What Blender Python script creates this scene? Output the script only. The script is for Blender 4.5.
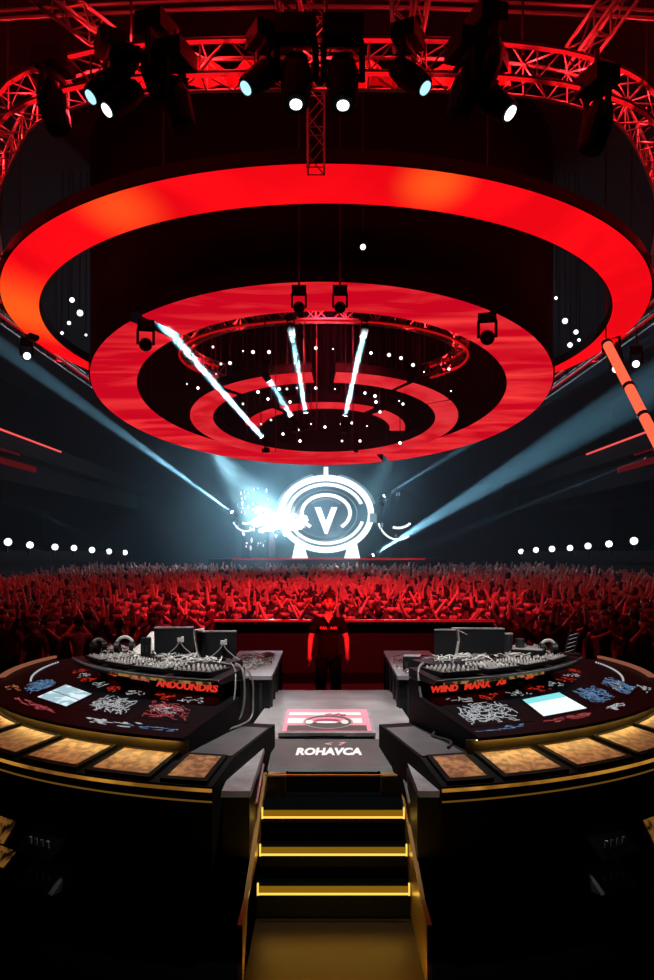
import bpy, bmesh, math, random
from mathutils import Vector, Matrix, Quaternion
from math import sin, cos, pi, radians, hypot, atan2, degrees, sqrt
random.seed(7)
scene = bpy.context.scene
for o in list(bpy.data.objects): bpy.data.objects.remove(o)
COL = scene.collection

# ------------------------------------------------------------ camera
F, CX, CY, ZC = 820.0, 327.0, 552.0, 2.4
cd = bpy.data.cameras.new('camera'); cam = bpy.data.objects.new('camera', cd); COL.objects.link(cam)
cam.location = (0, 0, ZC); cam.rotation_euler = (pi/2, 0, 0)
cd.sensor_fit = 'VERTICAL'; cd.sensor_height = 24.0; cd.lens = 24.0*F/980.0
cd.shift_y = (CY-490)/980.0; cd.clip_start = 0.05; cd.clip_end = 200
scene.camera = cam
# ------------------------------------------------------------ view and world
vs = scene.view_settings
vs.view_transform = 'Standard'; vs.look = 'None'; vs.gamma = 1.0; vs.use_curve_mapping = False
vs.exposure = 0.0
w = bpy.data.worlds.new('night'); scene.world = w; w.use_nodes = True
w.node_tree.nodes['Background'].inputs[0].default_value = (0.35, 0.6, 0.8, 1)
w.node_tree.nodes['Background'].inputs[1].default_value = 0.004
cy = scene.cycles
cy.max_bounces = 5; cy.diffuse_bounces = 2; cy.glossy_bounces = 3; cy.transmission_bounces = 4
cy.volume_bounces = 0; cy.transparent_max_bounces = 8; cy.use_denoising = True
cy.volume_step_rate = 0.15; cy.volume_max_steps = 400
cy.sample_clamp_indirect = 4.0; cy.sample_clamp_direct = 0.0

def light(kind, name, loc, target, color, power, size=0.5, angle=None, blend=0.3, spread=None, rs=0.1):
    ld = bpy.data.lights.new(name, kind); ld.color = color; ld.energy = power
    if kind == 'SPOT':
        ld.spot_size = radians(angle); ld.spot_blend = blend; ld.shadow_soft_size = rs
    elif kind == 'AREA':
        ld.shape = 'DISK'; ld.size = size
        if spread: ld.spread = radians(spread)
    else: ld.shadow_soft_size = rs
    o = bpy.data.objects.new(name, ld); COL.objects.link(o); o.location = loc
    if target is not None:
        o.rotation_euler = (Vector(target)-Vector(loc)).to_track_quat('-Z', 'Y').to_euler()
    return o
def px0(x, y, d): return ((x-CX)/F*d, d, ZC-(y-CY)/F*d)
RED = (1.0, 0.015, 0.02); CRED = (1.0, 0.028, 0.05); COOL = (0.55, 0.8, 1.0); WARM = (1.0, 0.85, 0.7)
# unseen show lights without fixtures; keys and performer light added in open air
light('SPOT', 'deck_key', (0.2, 6.6, 9.4), (0.05, 7.5, 0.7), (1, .98, .96), 4300, angle=36, blend=.9, rs=.25)
light('SPOT', 'desk_key_left', (-2.6, 5.0, 8.6), (-1.4, 8.0, 1.4), (1, .96, .92), 2000, angle=19, blend=.9, rs=.2)
light('SPOT', 'desk_key_right', (2.6, 5.0, 8.6), (1.5, 8.0, 1.4), (1, .96, .92), 2000, angle=19, blend=.9, rs=.2)
light('SPOT', 'performer_red', (1.6, 5.6, 7.0), (0, 12.0, 1.35), RED, 9000, angle=8, blend=.8, rs=.1)
light('SPOT', 'crowd_red_centre', (0.0, 12.6, 9.2), (0, 18.5, 0.8), CRED, 9000, angle=62, blend=.9, rs=.1)
light('SPOT', 'crowd_red_left', (-4.0, 12.6, 9.2), (-5.0, 17.5, 0.8), CRED, 4200, angle=46, blend=.9, rs=.1)
light('SPOT', 'crowd_red_right', (4.0, 12.6, 9.2), (5.5, 17.5, 0.8), CRED, 3200, angle=46, blend=.9, rs=.1)
light('SPOT', 'crowd_red_far', (0.0, 20.0, 9.0), (0, 32, 0.5), CRED, 4000, angle=70, blend=.9, rs=.1)
light('SPOT', 'smoke_shaft', px0(205, 440, 33), px0(268, 520, 47), (.8, .93, 1), 260000, angle=14, blend=1, rs=.2)
light('SPOT', 'smoke_shaft', px0(400, 440, 33), px0(352, 530, 44), (.7, .9, 1), 60000, angle=14, blend=1, rs=.2)
light('AREA', 'stage_wash', (-2.5, 50.0, 8.5), (-2.5, 44.0, 1.5), COOL, 300, size=4)
light('AREA', 'stage_wash', (4.0, 50.0, 7.0), (5.0, 42.0, 1.5), COOL, 180, size=4)

# ------------------------------------------------------------ materials
def mat(name, col, rough=.6, metal=0, emit=None, es=1.0, noise=None, spec=.5):
    m = bpy.data.materials.new(name); m.use_nodes = True; nt = m.node_tree
    b = nt.nodes['Principled BSDF']
    b.inputs['Base Color'].default_value = (*col, 1); b.inputs['Roughness'].default_value = rough
    b.inputs['Metallic'].default_value = metal; b.inputs['Specular IOR Level'].default_value = spec
    if emit:
        b.inputs['Emission Color'].default_value = (*emit, 1); b.inputs['Emission Strength'].default_value = es
    if noise:
        sc_, col2, amt = noise
        n = nt.nodes.new('ShaderNodeTexNoise'); n.inputs['Scale'].default_value = sc_; n.inputs['Detail'].default_value = 5
        tc = nt.nodes.new('ShaderNodeTexCoord'); nt.links.new(tc.outputs['Object'], n.inputs['Vector'])
        r = nt.nodes.new('ShaderNodeValToRGB'); r.color_ramp.elements[0].position = .5-amt; r.color_ramp.elements[1].position = .5+amt
        r.color_ramp.elements[0].color = (*col, 1); r.color_ramp.elements[1].color = (*col2, 1)
        nt.links.new(n.outputs['Fac'], r.inputs['Fac']); nt.links.new(r.outputs['Color'], b.inputs['Base Color'])
    return m
def flat_mat(name, col):
    m = bpy.data.materials.new(name); m.use_nodes = True; nt = m.node_tree; nt.nodes.clear()
    o = nt.nodes.new('ShaderNodeOutputMaterial'); d = nt.nodes.new('ShaderNodeBsdfDiffuse'); d.inputs['Color'].default_value = (*col, 1); nt.links.new(d.outputs[0], o.inputs[0]); return m
def emat(name, col, s, noise=None):
    """light emitting surface, optionally with moving-image content (noise: scale, second colour, low, high, stretch)"""
    m = bpy.data.materials.new(name); m.use_nodes = True; nt = m.node_tree; nt.nodes.clear()
    out = nt.nodes.new('ShaderNodeOutputMaterial'); e = nt.nodes.new('ShaderNodeEmission')
    e.inputs['Color'].default_value = (*col, 1); e.inputs['Strength'].default_value = s
    nt.links.new(e.outputs[0], out.inputs[0])
    if noise:
        sc_, col2, lo, hi, st = noise
        tc = nt.nodes.new('ShaderNodeTexCoord'); mp = nt.nodes.new('ShaderNodeMapping'); mp.inputs['Scale'].default_value = st
        n = nt.nodes.new('ShaderNodeTexNoise'); n.inputs['Scale'].default_value = sc_; n.inputs['Detail'].default_value = 4; n.inputs['Distortion'].default_value = .6
        r = nt.nodes.new('ShaderNodeValToRGB'); r.color_ramp.elements[0].position = lo; r.color_ramp.elements[1].position = hi
        r.color_ramp.elements[0].color = (*col, 1); r.color_ramp.elements[1].color = (*col2, 1)
        nt.links.new(tc.outputs['Object'], mp.inputs[0]); nt.links.new(mp.outputs[0], n.inputs['Vector'])
        nt.links.new(n.outputs['Fac'], r.inputs['Fac']); nt.links.new(r.outputs['Color'], e.inputs['Color'])
    return m
def hotspots(m, pts):
    nt = m.node_tree; e = [n for n in nt.nodes if n.type == 'EMISSION'][0]; src = e.inputs['Color'].links[0].from_socket
    tc = nt.nodes.new('ShaderNodeTexCoord')
    for p, r_, c in pts:
        d = nt.nodes.new('ShaderNodeVectorMath'); d.operation = 'DISTANCE'; d.inputs[1].default_value = p; nt.links.new(tc.outputs['Object'], d.inputs[0])
        mr = nt.nodes.new('ShaderNodeMapRange'); mr.inputs['From Min'].default_value = r_; mr.inputs['From Max'].default_value = 0; mr.interpolation_type = 'SMOOTHSTEP'; nt.links.new(d.outputs['Value'], mr.inputs['Value'])
        mx = nt.nodes.new('ShaderNodeMix'); mx.data_type = 'RGBA'; nt.links.new(mr.outputs['Result'], mx.inputs['Factor']); nt.links.new(src, mx.inputs['A']); mx.inputs['B'].default_value = (*c, 1)
        src = mx.outputs['Result']
    nt.links.new(src, e.inputs['Color'])
M = dict(
 black=mat('black_satin', (.008, .008, .010), .5, spec=.25), blackm=mat('black_matte', (.004, .004, .005), .9, spec=.2),
 gloss=mat('black_gloss', (.0025, .0035, .005), .5, spec=.06), dark=mat('dark_ceiling', (.010, .008, .009), .9, noise=(1.5, (.02, .012, .012), .2)),
 deckg=mat('scuffed_grey_deck', (.16, .16, .165), .5, noise=(2.2, (.30, .30, .30), .18)),
 railg=mat('worn_grey_metal', (.16, .16, .165), .5, .1, noise=(5, (.34, .34, .35), .2)),
 steel=mat('truss_steel', (.25, .25, .26), .4, .7), dsteel=mat('dark_steel', (.05, .05, .055), .45, .6),
 cable=mat('grey_cable', (.17, .165, .16), .5), white=mat('white_plastic', (.62, .6, .57), .5, noise=(30, (.4, .38, .36), .2)),
 silver=mat('silver', (.6, .6, .6), .3, .9), knob=mat('knob_grey', (.5, .5, .48), .4), knobw=mat('knob_light', (.8, .78, .72), .4),
 gold=mat('gold_brushed', (.75, .45, .12), .35, .9), floor=mat('stage_floor', (.010, .006, .006), .6, noise=(3, (.015, .008, .008), .2)),
 hall=mat('hall_floor', (.02, .02, .022), .8), wall=mat('hall_wall', (.006, .006, .008), .95, spec=.1),
 barrier=mat('barrier_cloth', (.014, .012, .014), .8, noise=(.8, (.022, .018, .020), .3)),
 amber=mat('amber_glass', (.42, .22, .10), .4, .1, emit=(.9, .42, .16), es=.12, noise=(16, (.07, .030, .020), .08)),
 skin=mat('skin', (.68, .42, .33), .55), hair=mat('hair_dark', (.015, .010, .008), .6),
 tee=mat('black_tshirt', (.005, .005, .006), .95, spec=.1), trousers=mat('black_trousers', (.005, .005, .005), .95, spec=.1),
 sh0=mat('shirt_charcoal', (.012, .012, .014), .9), sh1=mat('shirt_white', (.35, .35, .35), .85), sh2=mat('shirt_maroon', (.07, .012, .015), .9), sh3=mat('shirt_navy', (.012, .018, .05), .9), sh4=mat('shirt_grey', (.04, .04, .045), .9),
 redled=emat('led_screen_red', (1.0, .004, .008), 1.15, noise=(.35, (.75, .002, .006), .35, .6, (1, 1, 1))),
 redled2=emat('led_screen_crimson', (.60, .002, .014), 1.0, noise=(.6, (1.0, .045, .045), .45, .74, (.45, 2.4, 1))),
 redled3=emat('led_screen_ruby', (.60, .006, .014), 1.0, noise=(.8, (.8, .04, .05), .4, .7, (1, 1, 1))),
 redtape=emat('red_chord_glow', (1.0, .006, .010), .9, noise=(1.1, (.10, .001, .002), .52, .60, (1, 1, 1))), redglow2=emat('red_glow_dim', (1, .01, .012), .38), pinktape=emat('pink_led_tape', (1.0, .12, .12), .9),
 orangeled=emat('orange_red_tube', (1.0, .13, .06), 1.2), copper=emat('copper_lit_tone', (.30, .10, .055), .8),
 goldled=emat('gold_led', (1.0, .62, .09), 1.3), casegl=mat('case_glow', (.1, .05, .02), .4, emit=(.5, .2, .03), es=.35), goldband=emat('gold_band', (.55, .26, .012), .42), goldtrim=emat('gold_trim_light', (.75, .33, .04), .62, noise=(2.5, (.25, .1, .015), .4, .62, (1, 1, 1))),
 goldrise=mat('gold_riser', (.07, .05, .012), .7, .2, noise=(3, (.03, .02, .006), .2)),
 lamp=emat('lamp_white', (.9, .97, 1), 2.5), lampb=emat('lamp_bluish', (.45, .8, .95), 1.2), lamphot=emat('lamp_hot', (.9, .97, 1), 9),
 emblem=emat('emblem_white', (.78, .93, 1), 1.6), emblemd=emat('emblem_pale', (.2, .3, .36), .9), scr=emat('screen_white_blue', (.75, .92, 1), 1.0, noise=(6, (.38, .55, .62), .5, .55, (1, 1, 1))),
 scr2=emat('screen_white', (.85, 1, 1), 1.15), cyan=emat('screen_cyan', (.25, .82, .85), 1.0),
 ink_w=emat('print_white', (.6, .62, .65), .75), ink_b=emat('print_blue', (.14, .28, .5), .8), ink_r=emat('print_red', (.9, .04, .02), .8), ink_p=emat('print_pink', (.45, .07, .08), .8), ink_o=emat('print_orange', (.5, .18, .08), .7),
 paint_w=mat('paint_white', (.85, .85, .85), .6), pink=mat('print_rose', (.75, .25, .32), .6), cream=mat('print_cream', (.85, .75, .75), .6), green=mat('print_dark_olive', (.06, .06, .05), .6),
 maroon=mat('print_maroon', (.3, .03, .06), .6), tealdark=mat('teal_dark', (.004, .012, .018), .5), brown=mat('brown_case', (.20, .12, .05), .5, noise=(12, (.03, .02, .01), .1)),
 spark=emat('pyro_white', (.8, .95, 1), 5.0),
)

hotspots(M['redled'], [((-8.2, -2.0, -.2), 3.2, (1.0, .10, .01)), ((2.1, -8.3, .6), 1.0, (1.0, .09, .01)), ((-4.2, -7.4, .5), 1.3, (1.0, .07, .01))])
# ------------------------------------------------------------ mesh helpers
class MB:
    def __init__(s): s.v = []; s.f = []; s.mi = []
    def add(s, vs, fs, mi=0):
        n = len(s.v); s.v += [tuple(v) for v in vs]; s.f += [tuple(i+n for i in f) for f in fs]; s.mi += [mi]*len(fs); return s
    def box(s, c, d, rot=None, mi=0):
        x, y, z = d[0]/2, d[1]/2, d[2]/2
        p = [Vector(q) for q in ((-x,-y,-z),(x,-y,-z),(x,y,-z),(-x,y,-z),(-x,-y,z),(x,-y,z),(x,y,z),(-x,y,z))]
        if rot is not None: p = [rot @ q for q in p]
        return s.add([q+Vector(c) for q in p], [(0,3,2,1),(4,5,6,7),(0,1,5,4),(1,2,6,5),(2,3,7,6),(3,0,4,7)], mi)
    def prism(s, bot, top, mi=0):
        n = len(bot); fs = [tuple(reversed(range(n))), tuple(range(n, 2*n))]
        fs += [(i, (i+1) % n, n+(i+1) % n, n+i) for i in range(n)]
        return s.add(list(bot)+list(top), fs, mi)
    def tube(s, pts, r, n=6, mi=0, cap=True):
        pts = [Vector(p) for p in pts]; rs = r if isinstance(r, (list, tuple)) else [r]*len(pts)
        vs = []; up = None
        for i, p in enumerate(pts):
            t = (pts[min(i+1, len(pts)-1)]-pts[max(i-1, 0)])
            t = t.normalized() if t.length > 1e-9 else Vector((0, 0, 1))
            if up is None: up = Vector((0, 0, 1)) if abs(t.z) < .9 else Vector((1, 0, 0))
            a = t.cross(up)
            if a.length < 1e-6: a = t.orthogonal()
            a.normalize(); b = a.cross(t).normalized(); up = b
            for k in range(n):
                q = 2*pi*k/n; vs.append(p+(a*cos(q)+b*sin(q))*rs[i])
        fs = []
        for i in range(len(pts)-1):
            for k in range(n): fs.append((i*n+k, i*n+(k+1) % n, (i+1)*n+(k+1) % n, (i+1)*n+k))
        if cap: fs += [tuple(reversed(range(n))), tuple(range((len(pts)-1)*n, len(pts)*n))]
        return s.add(vs, fs, mi)
    def sphere(s, c, r, n=8, m=6, mi=0, sc=(1, 1, 1)):
        vs = []; fs = []
        for j in range(1, m):
            for i in range(n):
                a, b = 2*pi*i/n, pi*j/m
                vs.append((c[0]+r*sc[0]*sin(b)*cos(a), c[1]+r*sc[1]*sin(b)*sin(a), c[2]+r*sc[2]*cos(b)))
        t = len(vs); vs += [(c[0], c[1], c[2]+r*sc[2]), (c[0], c[1], c[2]-r*sc[2])]
        for j in range(m-2):
            for i in range(n): fs.append((j*n+i, (j+1)*n+i, (j+1)*n+(i+1) % n, j*n+(i+1) % n))
        for i in range(n): fs += [(t, i, (i+1) % n), (t+1, (m-2)*n+(i+1) % n, (m-2)*n+i)]
        return s.add(vs, fs, mi)
    def sweep(s, prof, fn, a0, a1, n, mi=0, close=False):
        """profile swept along fn(profile_point, a)"""
        k = len(prof); vs = []; m = n if close else n+1
        for i in range(m):
            a = a0+(a1-a0)*i/n; vs += [fn(p, a) for p in prof]
        fs = []
        for i in range(n):
            j = (i+1) % m
            for q in range(k): fs.append((i*k+q, i*k+(q+1) % k, j*k+(q+1) % k, j*k+q))
        if not close: fs += [tuple(reversed(range(k))), tuple(range(n*k, (n+1)*k))]
        return s.add(vs, fs, mi)
    def build(s, name, mats, root=None, local=False, smooth=False, fix=True):
        me = bpy.data.meshes.new(name)
        off = Vector((0, 0, 0))
        if root is not None and not local: off = root_loc(root)
        me.from_pydata([tuple(Vector(v)-off) for v in s.v], [], s.f)
        for m in (mats if isinstance(mats, (list, tuple)) else [mats]): me.materials.append(m)
        me.polygons.foreach_set('material_index', s.mi)
        if fix:
            bm = bmesh.new(); bm.from_mesh(me); bmesh.ops.recalc_face_normals(bm, faces=bm.faces); bm.to_mesh(me); bm.free()
        if smooth: me.polygons.foreach_set('use_smooth', [True]*len(me.polygons))
        o = bpy.data.objects.new(name, me); COL.objects.link(o)
        if root is not None: o.parent = root
        return o
def root_loc(r):
    v = Vector(r.location)
    while r.parent: r = r.parent; v += Vector(r.location)
    return v
def thing(name, label, cat, loc=(0, 0, 0), group=None):
    o = bpy.data.objects.new(name, None); COL.objects.link(o); o.location = loc; o.empty_display_size = .1
    return tag(o, label, cat, group)
def tag(o, label, cat, group=None, kind=None):
    if label: o['label'] = label
    if cat: o['category'] = cat
    if group: o['group'] = group
    if kind: o['kind'] = kind
    return o
def struct(o): o['kind'] = 'structure'; return o
def px(x, y, d): return Vector(((x-CX)/F*d, d, ZC-(y-CY)/F*d))     # a measured point at distance d
def copy_tree(o, parent=None):
    c = o.copy(); COL.objects.link(c); c.parent = parent
    for ch in o.children: copy_tree(ch, c)
    return c
def text_mesh(body, size, bold=0.0, shear=0.0, depth=0.002):
    cu = bpy.data.curves.new('t', 'FONT'); cu.body = body; cu.size = size; cu.offset = bold; cu.shear = shear; cu.extrude = depth
    cu.align_x = 'CENTER'; cu.align_y = 'CENTER'; cu.resolution_u = 3
    o = bpy.data.objects.new('t', cu); COL.objects.link(o); bpy.context.view_layer.update()
    me = bpy.data.meshes.new_from_object(o.evaluated_get(bpy.context.evaluated_depsgraph_get()))
    vs = [v.co.copy() for v in me.vertices]; fs = [tuple(p.vertices) for p in me.polygons]
    bpy.data.objects.remove(o); bpy.data.curves.remove(cu); bpy.data.meshes.remove(me)
    return vs, fs

# ------------------------------------------------------------ the hall
def slab(name, c, d, m): return struct(MB().box(c, d).build(name, m))
slab('floor', (0, 32, -.55), (44, 64, .3), M['hall'])                                   # audience floor
fl = MB().box((0, 12.35, -.2), (8, 6.1, .4)); fl.tube([(0, 9.3, -.29), (0, 9.3, 0)], 2.35, 48); fl = fl.build('trim_1', M['floor']); struct(fl)          # booth floor, top z 0
slab('trim_2', (0, 3.5, -.34), (44, 13, .12), flat_mat('ground_black', (.0015, .0018, .002)))                            # ground before the booth
slab('ceiling', (0, 32, 14.2), (44, 70, .4), M['dark'])
slab('wall_back', (0, 63, 6.6), (44, .4, 15), M['wall'])
slab('wall_left', (-22, 32, 6.6), (.4, 70, 15), M['wall'])
slab('wall_right', (22, 32, 6.6), (.4, 70, 15), M['wall'])

# haze filling the hall beyond the booth
def haze():
    hm = bpy.data.materials.new('stage_haze'); hm.use_nodes = True; nt = hm.node_tree; nt.nodes.clear()
    out = nt.nodes.new('ShaderNodeOutputMaterial'); v = nt.nodes.new('ShaderNodeVolumeScatter')
    v.inputs['Color'].default_value = (.45, .85, 1, 1); v.inputs['Density'].default_value = .006; v.inputs['Anisotropy'].default_value = .25
    tc = nt.nodes.new('ShaderNodeTexCoord'); mp = nt.nodes.new('ShaderNodeMapping'); mp.inputs['Location'].default_value = (.3, -46/13*1.0, -5.2/8); mp.inputs['Scale'].default_value = (1/10, 1/13, 1/8)
    ln = nt.nodes.new('ShaderNodeVectorMath'); ln.operation = 'LENGTH'; nt.links.new(tc.outputs['Object'], mp.inputs[0]); nt.links.new(mp.outputs[0], ln.inputs[0])
    mr = nt.nodes.new('ShaderNodeMapRange'); mr.interpolation_type = 'SMOOTHSTEP'; mr.inputs['From Min'].default_value = 1; mr.inputs['From Max'].default_value = 0; mr.inputs['To Max'].default_value = 1
    nt.links.new(ln.outputs['Value'], mr.inputs['Value'])
    nz = nt.nodes.new('ShaderNodeTexNoise'); nz.inputs['Scale'].default_value = .35; nz.inputs['Detail'].default_value = 3; nt.links.new(tc.outputs['Object'], nz.inputs['Vector'])
    rp = nt.nodes.new('ShaderNodeMapRange'); rp.inputs['From Min'].default_value = .38; rp.inputs['From Max'].default_value = .62; rp.inputs['To Min'].default_value = .25; rp.inputs['To Max'].default_value = 1.8; nt.links.new(nz.outputs['Fac'], rp.inputs['Value'])
    ml = nt.nodes.new('ShaderNodeMath'); ml.operation = 'MULTIPLY'; nt.links.new(mr.outputs['Result'], ml.inputs[0]); nt.links.new(rp.outputs['Result'], ml.inputs[1])
    ma = nt.nodes.new('ShaderNodeMath'); ma.operation = 'MULTIPLY_ADD'; ma.inputs[1].default_value = .030; ma.inputs[2].default_value = .0035; nt.links.new(ml.outputs[0], ma.inputs[0]); nt.links.new(ma.outputs[0], v.inputs['Density'])
    nt.links.new(v.outputs[0], out.inputs['Volume'])
    o = MB().box((0, 39.5, 6.6), (40, 45, 14.4)).build('haze', hm)
    tag(o, 'thin pale haze hanging in the hall above the crowd', 'haze', kind='stuff')
haze()

def side_balcony(s, word):
    t = thing('balcony', 'dark balcony front with a thin red light line along the %s wall' % word, 'balcony', (s*15, 45, 5))
    x = s*13.3
    MB().box((s*17.5, 43, 7.1), (8.2, 38, .8)).build('slab', M['blackm'], t)
    y0, y1 = (33.2, 41) if s < 0 else (34, 42)
    MB().box((x, (y0+y1)/2, 7.4), (.06, y1-y0, .07)).build('glow_strip', M['pinktape'], t)
    for k, (a, b, z) in enumerate(((30, 36, 6.75), (30, 38, 6.2))):
        MB().box((x+s*.2, (a+b)/2, z), (.06, b-a, .25)).build('dim_strip', mdim, t)
    MB().box((s*17.9, 43, 6.2), (7.2, 38, 1.2)).build('underside', M['blackm'], t)
mdim = emat('dim_red_panel', (.16, .006, .008), .5)
side_balcony(-1, 'left'); side_balcony(1, 'right')

# flood lights on the side walls
FLL = [(8, 542, 9), (30, 545, 8), (55, 547, 7.5), (74, 548, 7), (92, 550, 7), (109, 551.5, 6.5), (125, 552.5, 6)]
FLR = [(634, 541, 9), (609, 544, 8), (588, 546, 7.5), (570, 548, 7), (552, 549, 7), (536, 550, 6.5), (521, 551.5, 6)]
for side, L in ((-1, FLL), (1, FLR)):
    wd = 'left' if side < 0 else 'right'
    rail = MB().box((side*13.55, 44.5, 2.2), (.3, 24, .5)); rail.box((side*13.9, 44.5, .6), (.5, 24, 2.9))
    tag(rail.build('side_parapet', M['blackm']), 'low dark parapet behind the crowd carrying the %s row of white lamps' % wd, 'parapet')
    for i, (x, y, s) in enumerate(L):
        d = 13.3/abs((x-CX)/F); p = px(x, y, d); r = s/2*d/F*.85
        nm = ['nearest and largest', 'second nearest', 'third nearest', 'middle', 'third farthest', 'second farthest', 'farthest and smallest'][i]
        t = thing('flood_lamp', 'round white lamp on the %s parapet, %s of its row of seven' % (wd, nm), 'lamp', p, 'white lamps on the %s parapet' % wd)
        dr = (Vector((0, 8, 2.2))-p).normalized(); q = dr.to_track_quat('Z', 'Y').to_matrix()
        hb = MB(); hb.tube([p-dr*.3, p-dr*.12, p], [r*.7, r*1.1, r*1.15], 12); hb.build('housing', M['black'], t, smooth=False)
        lb = MB(); lb.tube([p, p+dr*.03], [r, r*.9], 14); lb.build('lens', M['lamp'], t)
        bb = MB(); bb.box((p.x+side*.05, p.y, p.z-r-.12), (.08, .08, .3)); bb.build('bracket', M['dsteel'], t)

# ------------------------------------------------------------ ring screens
def ring_pt(c, R, th, z0, a):
    """a=0 nearest the booth"""
    return Vector((c[0]+R*sin(a), c[1]-R*cos(a)*cos(th), z0+R*cos(a)*sin(th)))
def ring_screen(label, c, z0, Ro, Ri, th, zi, m, segs, hang=3.5, thick=.28, n=120, drum=None, hangers=8):
    t = thing('ring_screen', label, 'ring screen', (c[0], c[1], z0))
    for (a0, a1) in segs:
        A0, A1 = radians(a0), radians(a1); k = max(6, int(n*(a1-a0)/360)); full = (a1-a0) >= 359.9
        def fn(p, a): 
            v = ring_pt(c, p[0], th, p[1], a); return v
        MB().sweep([(Ro, z0), (Ri, zi), (Ri, zi+.03), (Ro, z0+.03)], fn, A0, A1, k, close=full).build('led_panel', m, t)
        MB().sweep([(Ro+.04, z0+.03), (Ri-.04, zi+.03), (Ri-.04, zi+thick), (Ro+.04, z0+thick)], fn, A0, A1, k, close=full).build('housing', M['blackm'], t)
    if drum:
        def fd(p, a):
            v = ring_pt(c, p[0], th, z0, a); v.z = (v.z+thick) if p[1] == 0 else drum; return v
        MB().sweep([(Ro, 0), (Ro-.1, 0), (Ro-.1, 1), (Ro, 1)], fd, 0, 2*pi, 96, close=True).build('drum_wall', M['blackm'], t)
    for i in range(hangers):
        a = 2*pi*(i+.5)/hangers; p = ring_pt(c, (Ro+Ri)/2, th, z0+thick, a)
        if any(radians(s0) < (a if a < pi else a-2*pi)+1e-6 < radians(s1) or radians(s0) < a < radians(s1) for s0, s1 in segs):
            MB().tube([p, (p.x, p.y, 14.0)], .015, 5).build('hanger', M['dsteel'], t)
    return t
rd = radians
ring_screen('huge outermost red glowing ring screen under the roof, widest of the nested rings', (-.03, 24), 8.86, 8.87, 7.93, rd(4.5), 8.62, M['redled'], [(-180, 180)], n=160)
ring_screen('second red ring screen with a cloudy crimson picture, nested inside the outermost ring', (-.15, 25), 7.085, 6.806, 5.51, rd(11.2), 7.085, M['redled2'], [(-39.5, 158), (160.5, 316.5)], n=140, drum=13.9)
ring_screen('third, smaller ruby ring screen broken by dark gaps, inside the lamp-filled well', (-.09, 26.5), 6.594, 4.277, 3.564, rd(9), 6.594, M['redled3'], [(-42, -4.5), (4.5, 33), (36, 60), (62, 160), (163, 314)], n=100, hangers=12)
ring_screen('innermost small broken red ring screen at the centre of the nested rings', (-.05, 27.4), 6.483, 2.65, 2.146, rd(9.1), 6.483, M['redled3'], [(-80, -38), (-32, 34), (44, 92)], n=60, hangers=12)

# ------------------------------------------------------------ trusses
def truss(name, label, path, w_, h_, step, chord_r=.03, br=.014, chord_glow=True, m=None, cat='truss', lm=None, drops=0, close=False):
    """box truss along a path (bottom centre line)"""
    path = [Vector(p) for p in path]; t = thing(name, label, cat, path[0])
    L = [0]
    for i in range(1, len(path)): L.append(L[-1]+(path[i]-path[i-1]).length)
    def at(s_):
        s_ = max(0, min(L[-1], s_))
        for i in range(1, len(L)):
            if s_ <= L[i]+1e-9: k = (s_-L[i-1])/max(1e-9, L[i]-L[i-1]); return path[i-1].lerp(path[i], k)
        return path[-1]
    def frame(s_):
        tg = (at(s_+.05)-at(s_-.05)).normalized(); up = Vector((0, 0, 1)) if abs(tg.z) < .9 else Vector((0, -1, 0))
        sd = tg.cross(up).normalized(); return sd, up
    N = max(2, int(round(L[-1]/step))); C = [[], [], [], []]
    for i in range(N+1):
        s_ = L[-1]*i/N; p = at(s_); sd, up = frame(s_)
        for k, (a, b) in enumerate(((-.5, 0), (.5, 0), (.5, 1), (-.5, 1))): C[k].append(p+sd*w_*a+up*h_*b)
    m = m or M['steel']
    for k in range(4): MB().tube(C[k], chord_r, 6).build('chord', m, t)
    b = MB()
    for i in range(N):
        for k in range(4):
            j = (k+1) % 4
            q = (C[k][i], C[j][i+1]) if (i+k) % 2 else (C[j][i], C[k][i+1])
            b.tube(q, br, 4, cap=False)
        if i % 2 == 0:
            for k in range(4): b.tube((C[k][i], C[(k+1) % 4][i]), br, 4, cap=False)
    b.build('bracing', m, t)
    if chord_glow:
        for k in ((1, 2) if chord_glow == 2 else (1,)):
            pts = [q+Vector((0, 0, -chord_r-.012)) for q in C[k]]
            MB().tube(pts, .018 if chord_glow == 1 else .034, 5).build('glow_strip', lm or M['redtape'], t)  # emissive tubes added along the chords for their red-lit look
    for i in range(drops):
        p = at(L[-1]*(i+.5)/drops); MB().tube([(p.x, p.y, p.z+h_), (p.x, p.y, 14.0)], .02, 5).build('hanger', M['dsteel'], t)
    return t
def smooth_path(P, sub=6):
    out = []
    for i in range(len(P)-1):
        p0, p1, p2, p3 = P[max(0, i-1)], P[i], P[i+1], P[min(len(P)-1, i+2)]
        for k in range(sub):
            u = k/sub; out.append(.5*((2*p1)+(p2-p0)*u+(2*p0-5*p1+4*p2-p3)*u*u+(3*p1-p0-3*p2+p3)*u**3))
    out.append(P[-1]); return out
H1 = 7.2
half = [(0, 1.705), (.3, 1.712), (.5, 1.745), (.62, 1.80), (.7115, 1.864), (.82, 2.02), (.95, 2.25), (1.08, 2.55), (1.2, 2.9)]
P1 = [Vector((-a*H1, b*H1, ZC+H1)) for a, b in reversed(half[1:])]+[Vector((a*H1, b*H1, ZC+H1)) for a, b in half]
P1 = [p+Vector((0, .25, 0)) for p in smooth_path(P1, 5)]
truss('curved_truss', 'large curved red-lit lighting truss crossing the top of the hall', P1, .5, .5, .42, chord_glow=2, drops=9)
for p in P1[::4]:
    light('POINT', 'truss_red', (p.x, p.y+.05, p.z+.28), None, RED, 45, rs=.05)
T2 = [(-.1+4.25*sin(rd(a)), 25.5-4.25*cos(rd(a)), 8.397) for a in range(-125, 126, 5)]
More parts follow.
